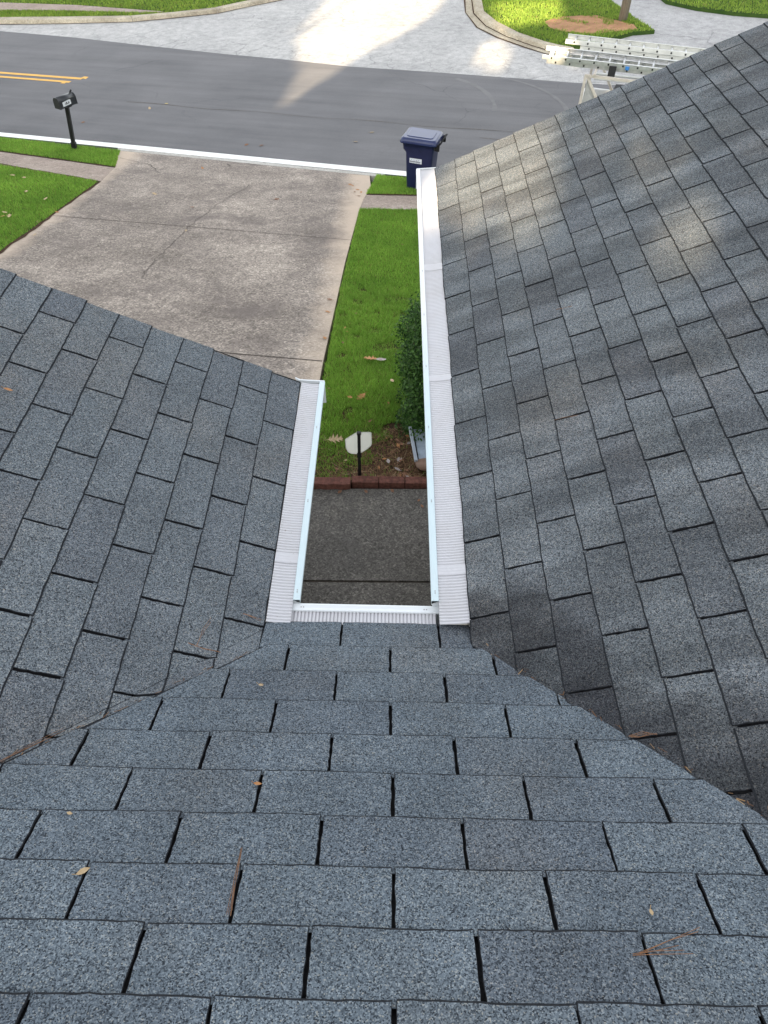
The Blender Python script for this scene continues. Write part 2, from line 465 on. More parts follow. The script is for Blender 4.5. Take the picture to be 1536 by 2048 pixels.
TOPLAWN = [(9.79, 34), (9.98, 29.87), (10.76, 28.8), (11.8, 27.96), (12.75, 27.48), (14.0, 27.0), (30, 22), (36, 40), (12, 46)]

# road and side street
mb = MB()
pts = [st(-40, 0), st(45, 0)]
far = [st(45, 7.6)] + [Vector((x, y, 0)) for x, y in ASPH_FAR[::-1]] + [st(-40, 10.2)]
mb.prism([(p.x, p.y) for p in pts] + [(p.x, p.y) for p in far], up(z_street, 0.0), 0.2)
tag(mb.build("road", MAT["asphalt"]), kind="structure")
mb = MB()
sidep = [(p[0], p[1]) for p in ASPH_FAR] + [(st(45, 7.6).x, st(45, 7.6).y), (st(45, 40).x, st(45, 40).y), (st(-40, 40).x, st(-40, 40).y), (st(-40, 10.2).x, st(-40, 10.2).y)]
mb.prism(sidep, up(z_street, -0.008), 0.2)
tag(mb.build("side_street", MAT["side"]), kind="structure")
# white edge line, concrete strip behind it, yellow centre lines
def strip(mb, pts, w, zf, lift, mat=0, jit=0.0):
    n = len(pts)
    L_, R_ = [], []
    for i, p in enumerate(pts):
        a = Vector(pts[max(i - 1, 0)][:2]); b = Vector(pts[min(i + 1, n - 1)][:2])
        d = (b - a).normalized(); s = Vector((-d.y, d.x))
        ww = w * (1 + jit * rnd.uniform(-1, 1))
        q = Vector(p[:2])
        u1, u2 = q + s * ww / 2, q - s * ww / 2
        L_.append(mb.vert((u1.x, u1.y, zf(u1.x, u1.y) + lift))); R_.append(mb.vert((u2.x, u2.y, zf(u2.x, u2.y) + lift)))
    for i in range(n - 1):
        mb.face((R_[i], R_[i + 1], L_[i + 1], L_[i]), mat)
mb = MB()
strip(mb, [st(-40 + 2 * i, 0.10) for i in range(42)], 0.25, z_street, 0.012, jit=0.06)
tag(mb.build("road_edge_line", MAT["white_paint"]), kind="structure")
mb = MB()
strip(mb, [st(-15.8 - 4 * i, 4.83) for i in range(-1, 8)][1:] and [st(-12.15, 4.78), st(-15, 4.80), st(-25, 4.85), st(-40, 4.9)], 0.17, z_street, 0.006)
strip(mb, [st(-12.35, 4.42), st(-15, 4.44), st(-25, 4.5), st(-40, 4.55)], 0.15, z_street, 0.006)
mb.prism([(p.x, p.y) for p in (st(-12.25, 4.85), st(-12.02, 4.78), st(-12.05, 4.98), st(-12.22, 5.0))], up(z_street, 0.0066), 0.004)
mb.prism([(p.x, p.y) for p in (st(-12.6, 4.25), st(-12.45, 4.26), st(-12.46, 4.40), st(-12.6, 4.39))], up(z_street, 0.0066), 0.004)
tag(mb.build("centre_line", MAT["yellow_paint"]), kind="structure")
mb = MB()
strip(mb, [st(-9.5 + 0.7 * i, 3.15 + 0.05 * math.sin(i * 1.3) + 0.02 * rnd.random()) for i in range(22)], 0.022, z_street, 0.005, jit=0.6)
strip(mb, [st(1.2 + 0.4 * i, 2.65 - 0.02 * i) for i in range(9)], 0.03, z_street, 0.005, jit=0.5)
tag(mb.build("road_seam", MAT["crack"]), kind="structure")
mb = MB()
for c, r0, a0, a1 in (((0.2, 20.0), 2.6, -10, 52), ((1.6, 19.2), 3.1, 2, 62)):
    strip(mb, [(c[0] + r0 * math.cos(R(a)), c[1] + r0 * math.sin(R(a)) * 1.15) for a in range(a0, a1, 4)], 0.13, z_street, 0.004, jit=0.4)
tag(mb.build("tyre_scuff", MAT["tyre_scuff"]), kind="structure")

# driveway, apron, walk
DRV = [(-0.84, 0.95), (-0.83, 5.91), (-0.76, 9.52), (-0.65, 12.58), (-0.58, 13.51), (-0.46, 14.33), (-0.33, 15.30),
       (-0.40, 15.45)]
DRVL = [(-7.02, 17.10), (-6.55, 15.62), (-6.44, 14.24), (-6.54, 11.95), (-6.56, 9.63), (-6.57, 5), (-6.57, 0.95)]
a0 = st(-7.55, -0.28); a1 = st(-0.75, -0.28)
mb = MB()
mb.prism(DRV[:6] + [(a1.x, a1.y), (a0.x, a0.y)] + DRVL[1:], up(z_slope, 0.0), 0.15)
drive = tag(mb.build("driveway", MAT["driveway"]), kind="structure")
mb = MB()
b0, b1, b2, b3 = st(-40, -0.03), st(45, -0.03), st(45, -0.27), st(-40, -0.27)
mb.prism([(p.x, p.y) for p in (st(-7.75, -0.03), st(-0.45, -0.03), st(-0.6, -0.27), st(-7.6, -0.27))], up(z_slope, 0.004), 0.15)
tag(mb.build("driveway_apron", MAT["apron"]), kind="structure")
def wobble(pts, k, amp):
    out = []
    for (a, b) in zip(pts, pts[1:]):
        for i in range(k):
            f = i / k
            out.append((a[0] + (b[0] - a[0]) * f + rnd.uniform(-amp, amp), a[1] + (b[1] - a[1]) * f + rnd.uniform(-amp, amp)))
    out.append(pts[-1])
    return out
mb = MB()
strip(mb, [(-6.5, 11.75), (-6.04, 11.66), (-3.07, 11.13), (-0.74, 10.69)], 0.013, z_slope, 0.004, jit=0.3)
strip(mb, [(-6.5, 6.95), (-2.16, 6.13), (-0.84, 5.95)], 0.02, z_slope, 0.004, jit=0.3)
tag(mb.build("driveway_joint", MAT["joint"]), kind="structure")
mb = MB()
strip(mb, wobble([(-3.14, 14.31), (-3.45, 13.08), (-3.62, 12.42), (-3.62, 12.18), (-3.73, 11.67), (-3.76, 11.29), (-3.81, 10.76), (-3.87, 9.94), (-3.92, 9.2), (-3.88, 8.65)], 5, 0.035), 0.012, z_slope, 0.004, jit=0.7)
strip(mb, wobble([(-6.75, 16.6), (-5.81, 15.94), (-5.41, 15.24)], 4, 0.02), 0.02, z_slope, 0.004, jit=0.6)
strip(mb, wobble([(-3.9, 15.95), (-4.0, 16.2)], 3, 0.02), 0.035, z_slope, 0.006, jit=0.5)
tag(mb.build("driveway_crack", MAT["crack"]), kind="structure")

mb = MB()
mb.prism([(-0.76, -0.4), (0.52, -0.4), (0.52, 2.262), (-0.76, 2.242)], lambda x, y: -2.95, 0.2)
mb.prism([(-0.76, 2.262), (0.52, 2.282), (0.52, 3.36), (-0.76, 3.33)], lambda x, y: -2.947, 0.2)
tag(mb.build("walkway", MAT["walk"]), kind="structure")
mb = MB()
mb.prism([(-0.76, 2.20), (0.52, 2.22), (0.52, 2.30), (-0.76, 2.28)], lambda x, y: -2.962, 0.1)
tag(mb.build("walkway_joint", MAT["joint"]), kind="structure")

# near sidewalks
mb = MB()
SWL = [(-6.49, 15.63), (-6.43, 14.37), (-12.2, 17.05), (-18.0, 19.9), (-18.0, 21.2), (-9.89, 17.0)]
mb.prism([(-6.53, 15.63), (-6.46, 14.37), (-9.31, 15.71), (-18.0, 19.75), (-18.0, 21.0), (-9.89, 17.0)], up(z_slope, -0.006), 0.15)
mb.prism([(-0.56, 13.75), (0.63, 13.77), (12, 10.6), (12, 9.5), (0.6, 12.72), (-0.66, 12.69)], up(z_slope, -0.006), 0.15)
tag(mb.build("sidewalk", MAT["sidewalk"]), kind="structure")

# far kerbs, sidewalk
def kerb(mb, out, inn, gaps=(), pan=0.1, h=0.13):
    prof = [(0.0, 0.0), (pan, 0.012), (pan + 0.05, h * 0.9), (pan + 0.14, h), (1.0, h), (1.0, -0.1)]
    rings = []
    for o_, i_ in zip(out, inn):
        ring = []
        for f, z in prof:
            x, y = o_[0] + (i_[0] - o_[0]) * f, o_[1] + (i_[1] - o_[1]) * f
            ring.append((x, y, z_street(x, y) + z))
        rings.append(ring)
    for k, (a, b) in enumerate(zip(rings, rings[1:])):
        g = 0.012 if k in gaps else 0.0
        for j in range(len(prof) - 1):
            qa = [Vector(a[j]).lerp(Vector(b[j]), g), Vector(a[j + 1]).lerp(Vector(b[j + 1]), g)]
            mb.poly((qa[0], b[j], b[j + 1], qa[1]), 0)
mb = MB()
L0 = [(-40, 36.5)] + KERB_L_OUT + [(-3.6, 34.5), (-3.0, 40), (-2.9, 60)]
L1 = [(-40, 37.1)] + KERB_L_IN + [(-4.0, 34.7), (-3.4, 40), (-3.3, 60)]
kerb(mb, L0, L1, gaps=(3, 5, 7), pan=0.12)
kerb(mb, [(2.9, 60)] + ISL_OUT, [(3.4, 60)] + ISL_IN, pan=0.5)
tag(mb.build("kerb", MAT["kerb"]), kind="structure")
mb = MB()
mb.prism([(-40, 38.6)] + SW_FAR_B + SW_FAR_T[::-1] + [(-40, 40.2)], up(z_street, 0.135), 0.1)
tag(mb.build("far_sidewalk", MAT["sidewalk"]), kind="structure")
mb = MB()
mb.prism(ISL_R[::-1][:0] + [(8.02, 36), (8.02, 30.34), (8.22, 28.85), (8.38, 27.61), (8.65, 26.13), (7.94, 26.05), (6.71, 25.18), (6.1, 24.87), (5.7, 23.9), (5.6, 21.6), (26, 15.0), (29.5, 22.0), (14.0, 27.0), (12.75, 27.48), (11.8, 27.96), (10.76, 28.8), (9.98, 29.87), (9.79, 36)],
         up(z_street, 0.0), 0.1)
tag(mb.build("neighbour_driveway", MAT["far_drive"]), kind="structure")
mb = MB()
mb.prism(DIRT, up(z_street, 0.118), 0.03)
tag(mb.build("bare_dirt", MAT["red_dirt"]), kind="structure")

mb = MB()
iso = [((a[0] * .52 + b[0] * .48), (a[1] * .52 + b[1] * .48)) for a, b in zip(ISL_OUT, ISL_IN)]
strip(mb, iso[:8], 0.07, z_street, 0.020, jit=0.5)
strip(mb, [(a[0] + .02, a[1]) for a in ISL_OUT], 0.07, z_street, 0.006, jit=0.6)
strip(mb, KERB_L_OUT, 0.06, z_street, 0.006, jit=0.6)
tag(mb.build("gutter_dirt", MAT["soil"]), kind="structure")
mb = MB()
strip(mb, wobble([(-6.57, 9.2), (-6.46, 14.3)], 24, .02), 0.06, z_slope, 0.005, jit=0.5)
strip(mb, wobble([(-6.5, 14.35), (-9.31, 15.72), (-11, 16.5)], 14, .015), 0.06, z_slope, 0.004, jit=0.5)
strip(mb, wobble([(-6.55, 15.66), (-9.89, 17.03)], 14, .015), 0.06, z_slope, 0.004, jit=0.5)
strip(mb, wobble([(-0.5, 13.78), (0.63, 13.80), (2, 13.4)], 8, .015), 0.08, z_slope, 0.004, jit=0.5)
tag(mb.build("edge_dirt", MAT["soil"]), kind="structure")

# ------------------------------------------------------------------ grass
def in_poly(x, y, poly):
    P = np.array(poly); inside = np.zeros(len(x), bool); j = len(P) - 1
    for i in range(len(P)):
        c = ((P[i, 1] > y) != (P[j, 1] > y)) & (x < (P[j, 0] - P[i, 0]) * (y - P[i, 1]) / (P[j, 1] - P[i, 1] + 1e-12) + P[i, 0])
        inside ^= c; j = i
    return inside
def vnoise(x, y, s, seed=0):
    return np.array([mnoise.noise(Vector((a * s, b * s, seed))) for a, b in zip(x, y)])
def lawn(name, polys, zf, dens, h, w, mat, base_mat, lift=0.0, thin=None, lean=0.6, clumpy=True, label=None):
    """base sheet of soil plus free blades, all one object"""
    V, MI = [], []
    for poly in polys:
        P = np.array(poly); lo, hi = P.min(0), P.max(0)
        n = int((hi - lo).prod() * dens)
        x = rng.uniform(lo[0], hi[0], n); y = rng.uniform(lo[1], hi[1], n)
        k = in_poly(x, y, poly); x, y = x[k], y[k]
        hs = np.ones(len(x))
        if thin is not None:
            pr = np.array([thin(a, b) for a, b in zip(x, y)])
            k = rng.random(len(x)) < pr; x, y, hs = x[k], y[k], (0.55 + 0.45 * pr)[k]
        if clumpy:
            cell = 0.12
            gx, gy = (x / cell).astype(int), (y / cell).astype(int)
            hv = (np.sin(gx * 12.9898 + gy * 78.233) * 43758.5453) % 1.0
            hs = hs * (0.8 + 0.4 * hv)
        z = np.array([zf(a, b) for a, b in zip(x, y)]) + lift
        n = len(x)
        a = rng.uniform(0, 2 * np.pi, n); hh = h * hs * rng.uniform(0.55, 1.25, n); ww = w * rng.uniform(0.6, 1.3, n)
        la = rng.uniform(0, 2 * np.pi, n); ll = lean * hh * rng.uniform(0.1, 1.0, n)
        b0 = np.c_[x - np.cos(a) * ww / 2, y - np.sin(a) * ww / 2, z - 0.004]
        b1 = np.c_[x + np.cos(a) * ww / 2, y + np.sin(a) * ww / 2, z - 0.004]
        tp = np.c_[x + np.cos(la) * ll, y + np.sin(la) * ll, z + hh]
        V.append(np.stack([b0, b1, tp], 1).reshape(-1, 3))
    V = np.concatenate(V)
    nt_ = len(V) // 3
    o = raw_mesh(name, V, 3, [mat])
    tag(o, label, None, None, "stuff")
    mb = MB()
    for poly in polys:
        mb.prism(poly, up(zf, lift - 0.004), 0.12)
    s = mb.build("lawn_soil", base_mat)
    tag(s, kind="structure")
    return o
def bed_thin(x, y):
    if y < 3.47: return 0.0
    d = math.hypot((x - 0.30) / 0.42, (y - 3.75) / 0.72)
    near = max(0.0, min(1.0, (y - 3.40) / 1.4))
    base = 0.30 + 0.70 * near
    nz = mnoise.noise(Vector((x * 3.2, y * 3.2, 3.1)))
    if d < 1.15 + 0.5 * nz: return 0.05
    if nz > 0.38: base *= 0.3
    return min(1.0, base * (1.0 + 0.5 * nz))
lawn("grass", [[(-0.80, 3.40), (0.62, 3.46), (0.95, 8.4), (-0.76, 8.4)]], z_slope, 15000, 0.052, 0.0065, MAT["grass"], MAT["soil"], thin=bed_thin, lean=0.9)
lawn("grass", [[(-0.76, 8.4), (1.6, 8.4), (1.6, 12.35), (0.6, 12.68), (-0.64, 12.66)]], z_slope, 8000, 0.045, 0.0085, MAT["grass"], MAT["soil_green"])
lawn("grass", [[(-0.55, 13.80), (0.63, 13.80), (2.5, 13.3), (2.9, 14.45), (-0.36, 15.44), (-0.46, 14.5)]], z_slope, 6000, 0.05, 0.009, MAT["grass"], MAT["soil_green"])
lawn("grass", [[(-6.60, 9.2), (-6.49, 14.30), (-9.35, 15.63), (-11.0, 16.3), (-11.0, 9.2)]], z_slope, 3800, 0.05, 0.0115, MAT["grass"], MAT["soil_green"])
lawn("grass", [[(-6.56, 15.70), (-6.98, 17.40), (-13.2, 19.45), (-13.2, 18.6), (-9.89, 17.08)]], z_slope, 3600, 0.055, 0.012, MAT["grass"], MAT["soil_green"])
sf = up(z_street, 0.11)
lawn("grass", [KERB_L_IN[:6] + [(-9.0, 31.1)] + SW_FAR_B[::-1][1:]], sf, 700, 0.07, 0.03, MAT["grass_far"], MAT["soil_green"])
lawn("grass", [[(-18.76, 34.4), (-16.59, 33.88), (-13.07, 32.9), (-9.1, 31.28), (-8.6, 31.05), (-7.1, 31.5), (-5.95, 32.4), (-4.9, 33.2), (-4.2, 35.5), (-4.1, 38.5), (-21, 40)]], sf, 420, 0.07, 0.035, MAT["grass_far"], MAT["soil_green"])
def isl_thin(x, y):
    d = in_poly(np.array([x]), np.array([y]), DIRT)[0]
    nz = mnoise.noise(Vector((x * 1.7, y * 1.7, 9.0)))
    if d: return 0.85 if nz > 0.22 else 0.10
    return 1.0
lawn("grass", [ISL_IN[::-1][:0] + ISL_IN[:-1] + [(5.6, 24.62)] + ISL_R], sf, 750, 0.065, 0.03, MAT["grass_far"], MAT["soil_green"], thin=isl_thin)
lawn("grass", [TOPLAWN[:6] + [(18, 26.0), (20, 36)]], sf, 420, 0.065, 0.035, MAT["grass_far"], MAT["soil_green"])

# the same lawns going on past what the blades cover
for name, poly, zf in (
    ("lawn_turf", [(-11.0, 1.0), (-11.0, 16.25), (-18.0, 19.6), (-45, 28.2), (-45, 1.0)], up(z_slope, 0.01)),
    ("lawn_turf", [(-6.62, 1.0), (-6.62, 9.2), (-11.0, 9.2), (-11.0, 1.0)], up(z_slope, 0.01)),
    ("lawn_turf", [(-13.2, 18.65), (-13.2, 19.45), (-45, 29.3), (-45, 28.6), (-18.0, 21.05)], up(z_slope, 0.01)),
    ("lawn_turf", [(0.95, 3.4), (1.6, 8.4), (1.6, 12.35), (12, 9.4), (14, 3.4)], up(z_slope, 0.0)),
    ("lawn_turf", [(-4.1, 38.4), (-3.6, 75), (-60, 90), (-60, 51), (-21, 40)], sf),
    ("lawn_turf", [(-18.8, 34.5), (-21, 40), (-60, 51), (-60, 47)], sf),
    ("lawn_turf", [(3.4, 36), (3.5, 75), (8.4, 75), (7.95, 36)], sf),
    ("lawn_turf", [(9.79, 34), (9.9, 75), (70, 60), (60, 15), (30, 22), (18, 26.0), (20, 36)], sf)):
    mb = MB(); mb.prism(poly, zf, 0.15); tag(mb.build(name, MAT["turf"]), kind="structure")

# ------------------------------------------------------------------ house
PITCH = 0.434
cp, sp = math.cos(PITCH), math.sin(PITCH)
EXPO, TAB = 0.127, 0.3048
house = empty("house", (0, 0, -2.95))
tag(house, "house with grey three tab shingle roof slopes meeting in valleys around a white guttered notch", "house")
HOFF = Vector((0, 0, 2.95))

def clip_half(poly, a, b, c):
    """keep a*u+b*v <= c"""
    out = []
    for i in range(len(poly)):
        p, q = poly[i], poly[(i + 1) % len(poly)]
        dp, dq = a * p[0] + b * p[1] - c, a * q[0] + b * q[1] - c
        if dp <= 0: out.append(p)
        if (dp < 0 < dq) or (dq < 0 < dp):
            t_ = dp / (dp - dq)
            out.append((p[0] + (q[0] - p[0]) * t_, p[1] + (q[1] - p[1]) * t_))
    return out

def tab_outline(u0, u1, v0, v1):
    pts = []
    n = max(4, int((u1 - u0) / 0.022))
    ph = rnd.uniform(0, 6)
    for i in range(n + 1):
        f = i / n
        pts.append((u0 + (u1 - u0) * f, v0 + rnd.uniform(-.0012, .0012) + 0.0014 * math.sin(ph + f * 4)))
    m = 9
    for i in range(1, m + 1):
        f = i / m
        pts.append((u1 + rnd.uniform(-.0014, .0014), v0 + (v1 - v0) * f))
    for i in range(m + 1):
        f = 1 - i / m
        if i == 0: pts.append((u0, v1))
        elif i < m: pts.append((u0 + rnd.uniform(-.0014, .0014), v0 + (v1 - v0) * f))
    return pts

def add_tab(mb, poly, u0, u1, v0, lift, mapf, n0=0.0, cham=0.0044, cut=False):
    """poly in slope coordinates -> a slab with dark cut edges"""
    if len(poly) < 3: return
    area = 0.5 * abs(sum(poly[i][0] * poly[(i + 1) % len(poly)][1] - poly[(i + 1) % len(poly)][0] * poly[i][1] for i in range(len(poly))))
    if area < 0.0002: return
    A, B, Cc = [], [], []
    tw = rnd.uniform(-.0012, .0012)
    for u, v in poly:
        f = (v - v0) / (EXPO + 0.012)
        h = n0 + lift * (1 - f) + 0.0006 + tw * (u - u0) / 0.3
        uu, vv = u, v
        if v < v0 + 0.003: vv += cham + rnd.uniform(-.0009, .0009)
        if u < u0 + 0.002: uu += 0.0012
        elif u > u1 - 0.002: uu -= 0.0012
        if cut and v > v0 + 0.004 and abs(u + 0.233 + 1.213 * cp * v) < 0.002: uu += 0.013  # wide dark strip stands in for shadow and dirt along the left valley
        A.append(mb.vert(mapf(uu, vv, h)))
        B.append(mb.vert(mapf(u, v, h - 0.0022)))
        Cc.append(mb.vert(mapf(u, v, n0 - 0.002)))
    n = len(poly)
    mb.face(A, 0)
    for i in range(n):
        j = (i + 1) % n
        mb.face((A[j], A[i], B[i], B[j]), 1)
        mb.face((B[j], B[i], Cc[i], Cc[j]), 1)

def plane_map(O, U, V, N, off=0.0):
    O, U, V, N = Vector(O), Vector(U), Vector(V), Vector(N)
    return lambda u, v, n: O + U * u + V * v + N * (n + off)

def tabs_rows(k0, k1, slot0, span):
    """yield (row, u0, u1, v0): tabs of every course; slot0(row) is the position of one slot"""
    for k in range(k0, k1):
        s = slot0(k)
        lo, hi = span(k)
        a = math.floor((lo - s) / TAB)
        sh = rnd.uniform(-.004, .004)
        while s + a * TAB < hi:
            g0, g1 = rnd.uniform(.0022, .0040), rnd.uniform(.0022, .0040)
            yield k, s + a * TAB + g0 + sh, s + (a + 1) * TAB - g1 + sh, k * EXPO + rnd.uniform(-.0015, .0015)
            a += 1

# --- main slope:  u = x, v up the slope, y = -v*cos
mb = MB()
MO = plane_map((0, 0, 0), (1, 0, 0), (0, -cp, sp), (0, sp, cp), 0.003)
W_R, W_L = 0.1512, -0.3619
RIDGE_V = 4.2 / cp
def main_span(k):
    y1 = (k + 1.1) * EXPO * cp
    if y1 > 3.05: return (-6.3, 6.3)
    return (min(W_L - y1, -0.39) - 0.02, max(W_R + y1, 0.27) + 0.02)
for k, u0, u1, v0 in tabs_rows(0, int(RIDGE_V / EXPO), lambda k: (0.5 if k % 2 == 0 else 0.0) * TAB, main_span):
    if u1 < -6.3 or u0 > 6.3: continue
    P = tab_outline(u0, u1, v0, v0 + EXPO + 0.012)
    if (k + 1) * EXPO * cp <= 3.05:
        P = clip_half(P, 1, -cp, W_R + 0.005) if k else clip_half(P, 1, 0, 0.2465)
        P = clip_half(P, -1, 0, 6.3)
        if (k + 0.5) * EXPO * cp < 0.62:
            P = clip_half(P, -1, 0, 0.398) if k == 0 else clip_half(P, -1, -1.213 * cp, 0.233)
        else:
            P = clip_half(P, -1, -cp, -W_L)
    add_tab(mb, P, u0, u1, v0, rnd.uniform(.0048, .0068), MO, cham=0.0047, cut=True)
mb.poly([MO(u, v, -0.0085) for u, v in ((-0.42, -0.01), (0.27, -0.01), (0.29, 0.13), (W_R + 3.0, 3.0 / cp), (6.3, 3.0 / cp), (6.3, RIDGE_V), (-6.3, RIDGE_V), (-6.3, 3.0 / cp), (W_L - 3.0, 3.0 / cp), (-0.5, 0.13))], 2)
mb.v = [tuple(Vector(p) + HOFF) for p in mb.v]
mb.build("roof_slope", [MAT["shingle"], MAT["edge"], MAT["underlay"]], house)
# rear slope (plain, faces away)
mb = MB()
mb.poly([(-6.3, -4.2, 4.2 * sp / cp), (6.3, -4.2, 4.2 * sp / cp), (6.3, -9.0, -0.2), (-6.3, -9.0, -0.2)], 0)
for k in range(0, 36):
    v = 4.2 / cp - (k + 1) * EXPO
    y0, y1 = -8.4 + v * cp, -8.4 + (v + EXPO) * cp
    mb.poly([(-6.3, y0, v * sp + 0.012), (6.3, y0, v * sp + 0.012), (6.3, y1, (v + EXPO) * sp + 0.006), (-6.3, y1, (v + EXPO) * sp + 0.006)], 0)
mb.v = [tuple(Vector(p) + HOFF) for p in mb.v]
mb.build("roof_slope", [MAT["shingle"]], house)

# --- right wing, slope facing left: u = y, v up towards +x
RIDGE_X = 3.15
mb = MB()
RJ = (0.36125 - W_R) / cp                       # slope distance of the butt line j=0
RM = plane_map((W_R, 0, 0), (0, 1, 0), (cp, 0, sp), (-sp, 0, cp))
RAKE_R = 3.325
vmax = (RIDGE_X - W_R) / cp
for k, u0, u1, v0 in tabs_rows(-1, int((vmax - RJ) / EXPO) + 1, lambda k: 2.74228 - (0.0 if k % 2 else 0.5) * TAB, lambda k: (-(RJ + (k + 1) * EXPO) * cp - 0.02, RAKE_R)):
    v0 += RJ
    P = tab_outline(u0, u1, v0, v0 + EXPO + 0.012)
    P = clip_half(P, -1, -cp, 0.004)
    P = clip_half(P, 1, 0, RAKE_R + rnd.uniform(-.003, .003))
    P = clip_half(P, 0, 1, vmax)
    add_tab(mb, P, u0, min(u1, RAKE_R), v0, rnd.uniform(.0038, .0056), RM)
v_e = RJ - EXPO - 0.012
mb.poly([RM(u, v, -0.0035) for u, v in ((-v_e * cp, v_e + 0.01), (RAKE_R - 0.004, v_e + 0.01), (RAKE_R - 0.004, vmax), (-vmax * cp, vmax))], 2)
mb.v = [tuple(Vector(p) + HOFF) for p in mb.v]
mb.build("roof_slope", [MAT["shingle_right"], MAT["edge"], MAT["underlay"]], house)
# its far side
mb = MB()
rz = (RIDGE_X - W_R) * sp / cp
mb.poly([(RIDGE_X, -3.0, rz), (RIDGE_X, RAKE_R, rz), (RIDGE_X + 3.2, RAKE_R, rz - 3.2 * sp / cp), (RIDGE_X + 3.2, -3.0, rz - 3.2 * sp / cp)], 0)
mb.v = [tuple(Vector(p) + HOFF) for p in mb.v]
mb.build("roof_slope", [MAT["shingle"]], house)

# --- left wing, slope facing right: u = y, v up towards -x
mb = MB()
LJ = (0.51636 + W_L) / cp
LM = plane_map((W_L, 0, 0), (0, 1, 0), (-cp, 0, sp), (sp, 0, cp))
RAKE_L = 1.195
RIDGE_XL = -3.35
vmaxl = (W_L - RIDGE_XL) / cp
nd_ = math.sqrt(1 + cp * cp)
MM = plane_map((W_L, 0, 0), (1, 0, 0), (0, -cp, sp), (0, sp, cp))
def fold(u, v, n):
    a = (-cp * u + v) / nd_
    b = -(u + cp * v) / nd_                     # distance past the valley
    return MM((-cp * a + b) / nd_, (a + cp * b) / nd_, n)
def fold2(u, v):
    a = (-cp * u + v) / nd_; b = -(u + cp * v) / nd_
    return (-cp * a + b) / nd_, (a + cp * b) / nd_
def unfold2(x, w):                              # the same reflection backwards
    a = (-cp * x + w) / nd_; b = (x + cp * w) / nd_
    return (-cp * a - b) / nd_, (a - cp * b) / nd_
for k, u0, u1, v0 in tabs_rows(-1, int((vmaxl - LJ) / EXPO) + 1, lambda k: 0.88534 - (0.0 if k % 2 else 0.5) * TAB, lambda k: (-(LJ + (k + 1) * EXPO) * cp - 0.2, RAKE_L)):
    v0 += LJ
    P = tab_outline(u0, u1, v0, v0 + EXPO + 0.012)
    P = clip_half(P, 1, 0, RAKE_L + rnd.uniform(-.003, .003))
    P = clip_half(P, 0, 1, vmaxl)
    lf = rnd.uniform(.0038, .0056)
    Q = clip_half(P, -1, -cp, 0.0)
    add_tab(mb, Q, u0, min(u1, RAKE_L), v0, lf, LM)
    Q = clip_half(P, 1, cp, 0.0)                # the piece that bends onto the main slope
    if len(Q) > 2 and v0 < 0.9:
        F = [fold2(*q) for q in Q]
        F = clip_half(F, 1, 0, -0.399 - W_L)
        F = clip_half(F, 1, 1.213 * cp, -0.233 - W_L - 0.001)
        F = clip_half(F, 0, -1, 0.0)
        if len(F) > 2:
            Q = [unfold2(*q) for q in F]
            if sum(Q[i][0] * Q[(i + 1) % len(Q)][1] - Q[(i + 1) % len(Q)][0] * Q[i][1] for i in range(len(Q))) < 0: Q = Q[::-1]
            add_tab(mb, Q, u0, u1, v0, lf, fold, n0=-0.0015)
v_e = LJ - EXPO - 0.012
mb.poly([LM(u, v, -0.0035) for u, v in ((-v_e * cp, v_e + 0.01), (-vmaxl * cp, vmaxl), (RAKE_L - 0.004, vmaxl), (RAKE_L - 0.004, v_e + 0.01))], 2)
mb.v = [tuple(Vector(p) + HOFF) for p in mb.v]
mb.build("roof_slope", [MAT["shingle_left"], MAT["edge"], MAT["underlay"]], house)
mb = MB()
lz = (W_L - RIDGE_XL) * sp / cp
mb.poly([(RIDGE_XL, -3.0, lz), (RIDGE_XL - 3.2, -3.0, lz - 3.2 * sp / cp), (RIDGE_XL - 3.2, RAKE_L, lz - 3.2 * sp / cp), (RIDGE_XL, RAKE_L, lz)], 0)
mb.v = [tuple(Vector(p) + HOFF) for p in mb.v]
mb.build("roof_slope", [MAT["shingle"]], house)
# ridge caps
for x0, ax, a0_, a1_, z0 in ((None, 'x', -6.3, 6.3, 4.2 * sp / cp), (RIDGE_X, 'y', -2.9, RAKE_R, rz), (RIDGE_XL, 'y', -2.9, RAKE_L, lz)):
    mb = MB()
    p = a0_
    while p < a1_:
        q = min(p + EXPO, a1_)
        for s in (-1, 1):
            if ax == 'x':
                mb.poly([(p, -4.2, z0 + .012), (q, -4.2, z0 + .008), (q, -4.2 + s * .14, z0 + .008 - .14 * sp / cp), (p, -4.2 + s * .14, z0 + .012 - .14 * sp / cp)][::s])
            else:
                mb.poly([(x0, p, z0 + .008), (x0, q, z0 + .012), (x0 + s * .14, q, z0 + .012 - .14 * sp / cp), (x0 + s * .14, p, z0 + .008 - .14 * sp / cp)][::-s])
        p = q
    mb.v = [tuple(Vector(p) + HOFF) for p in mb.v]
    mb.build("ridge_cap", [MAT["shingle"]], house)

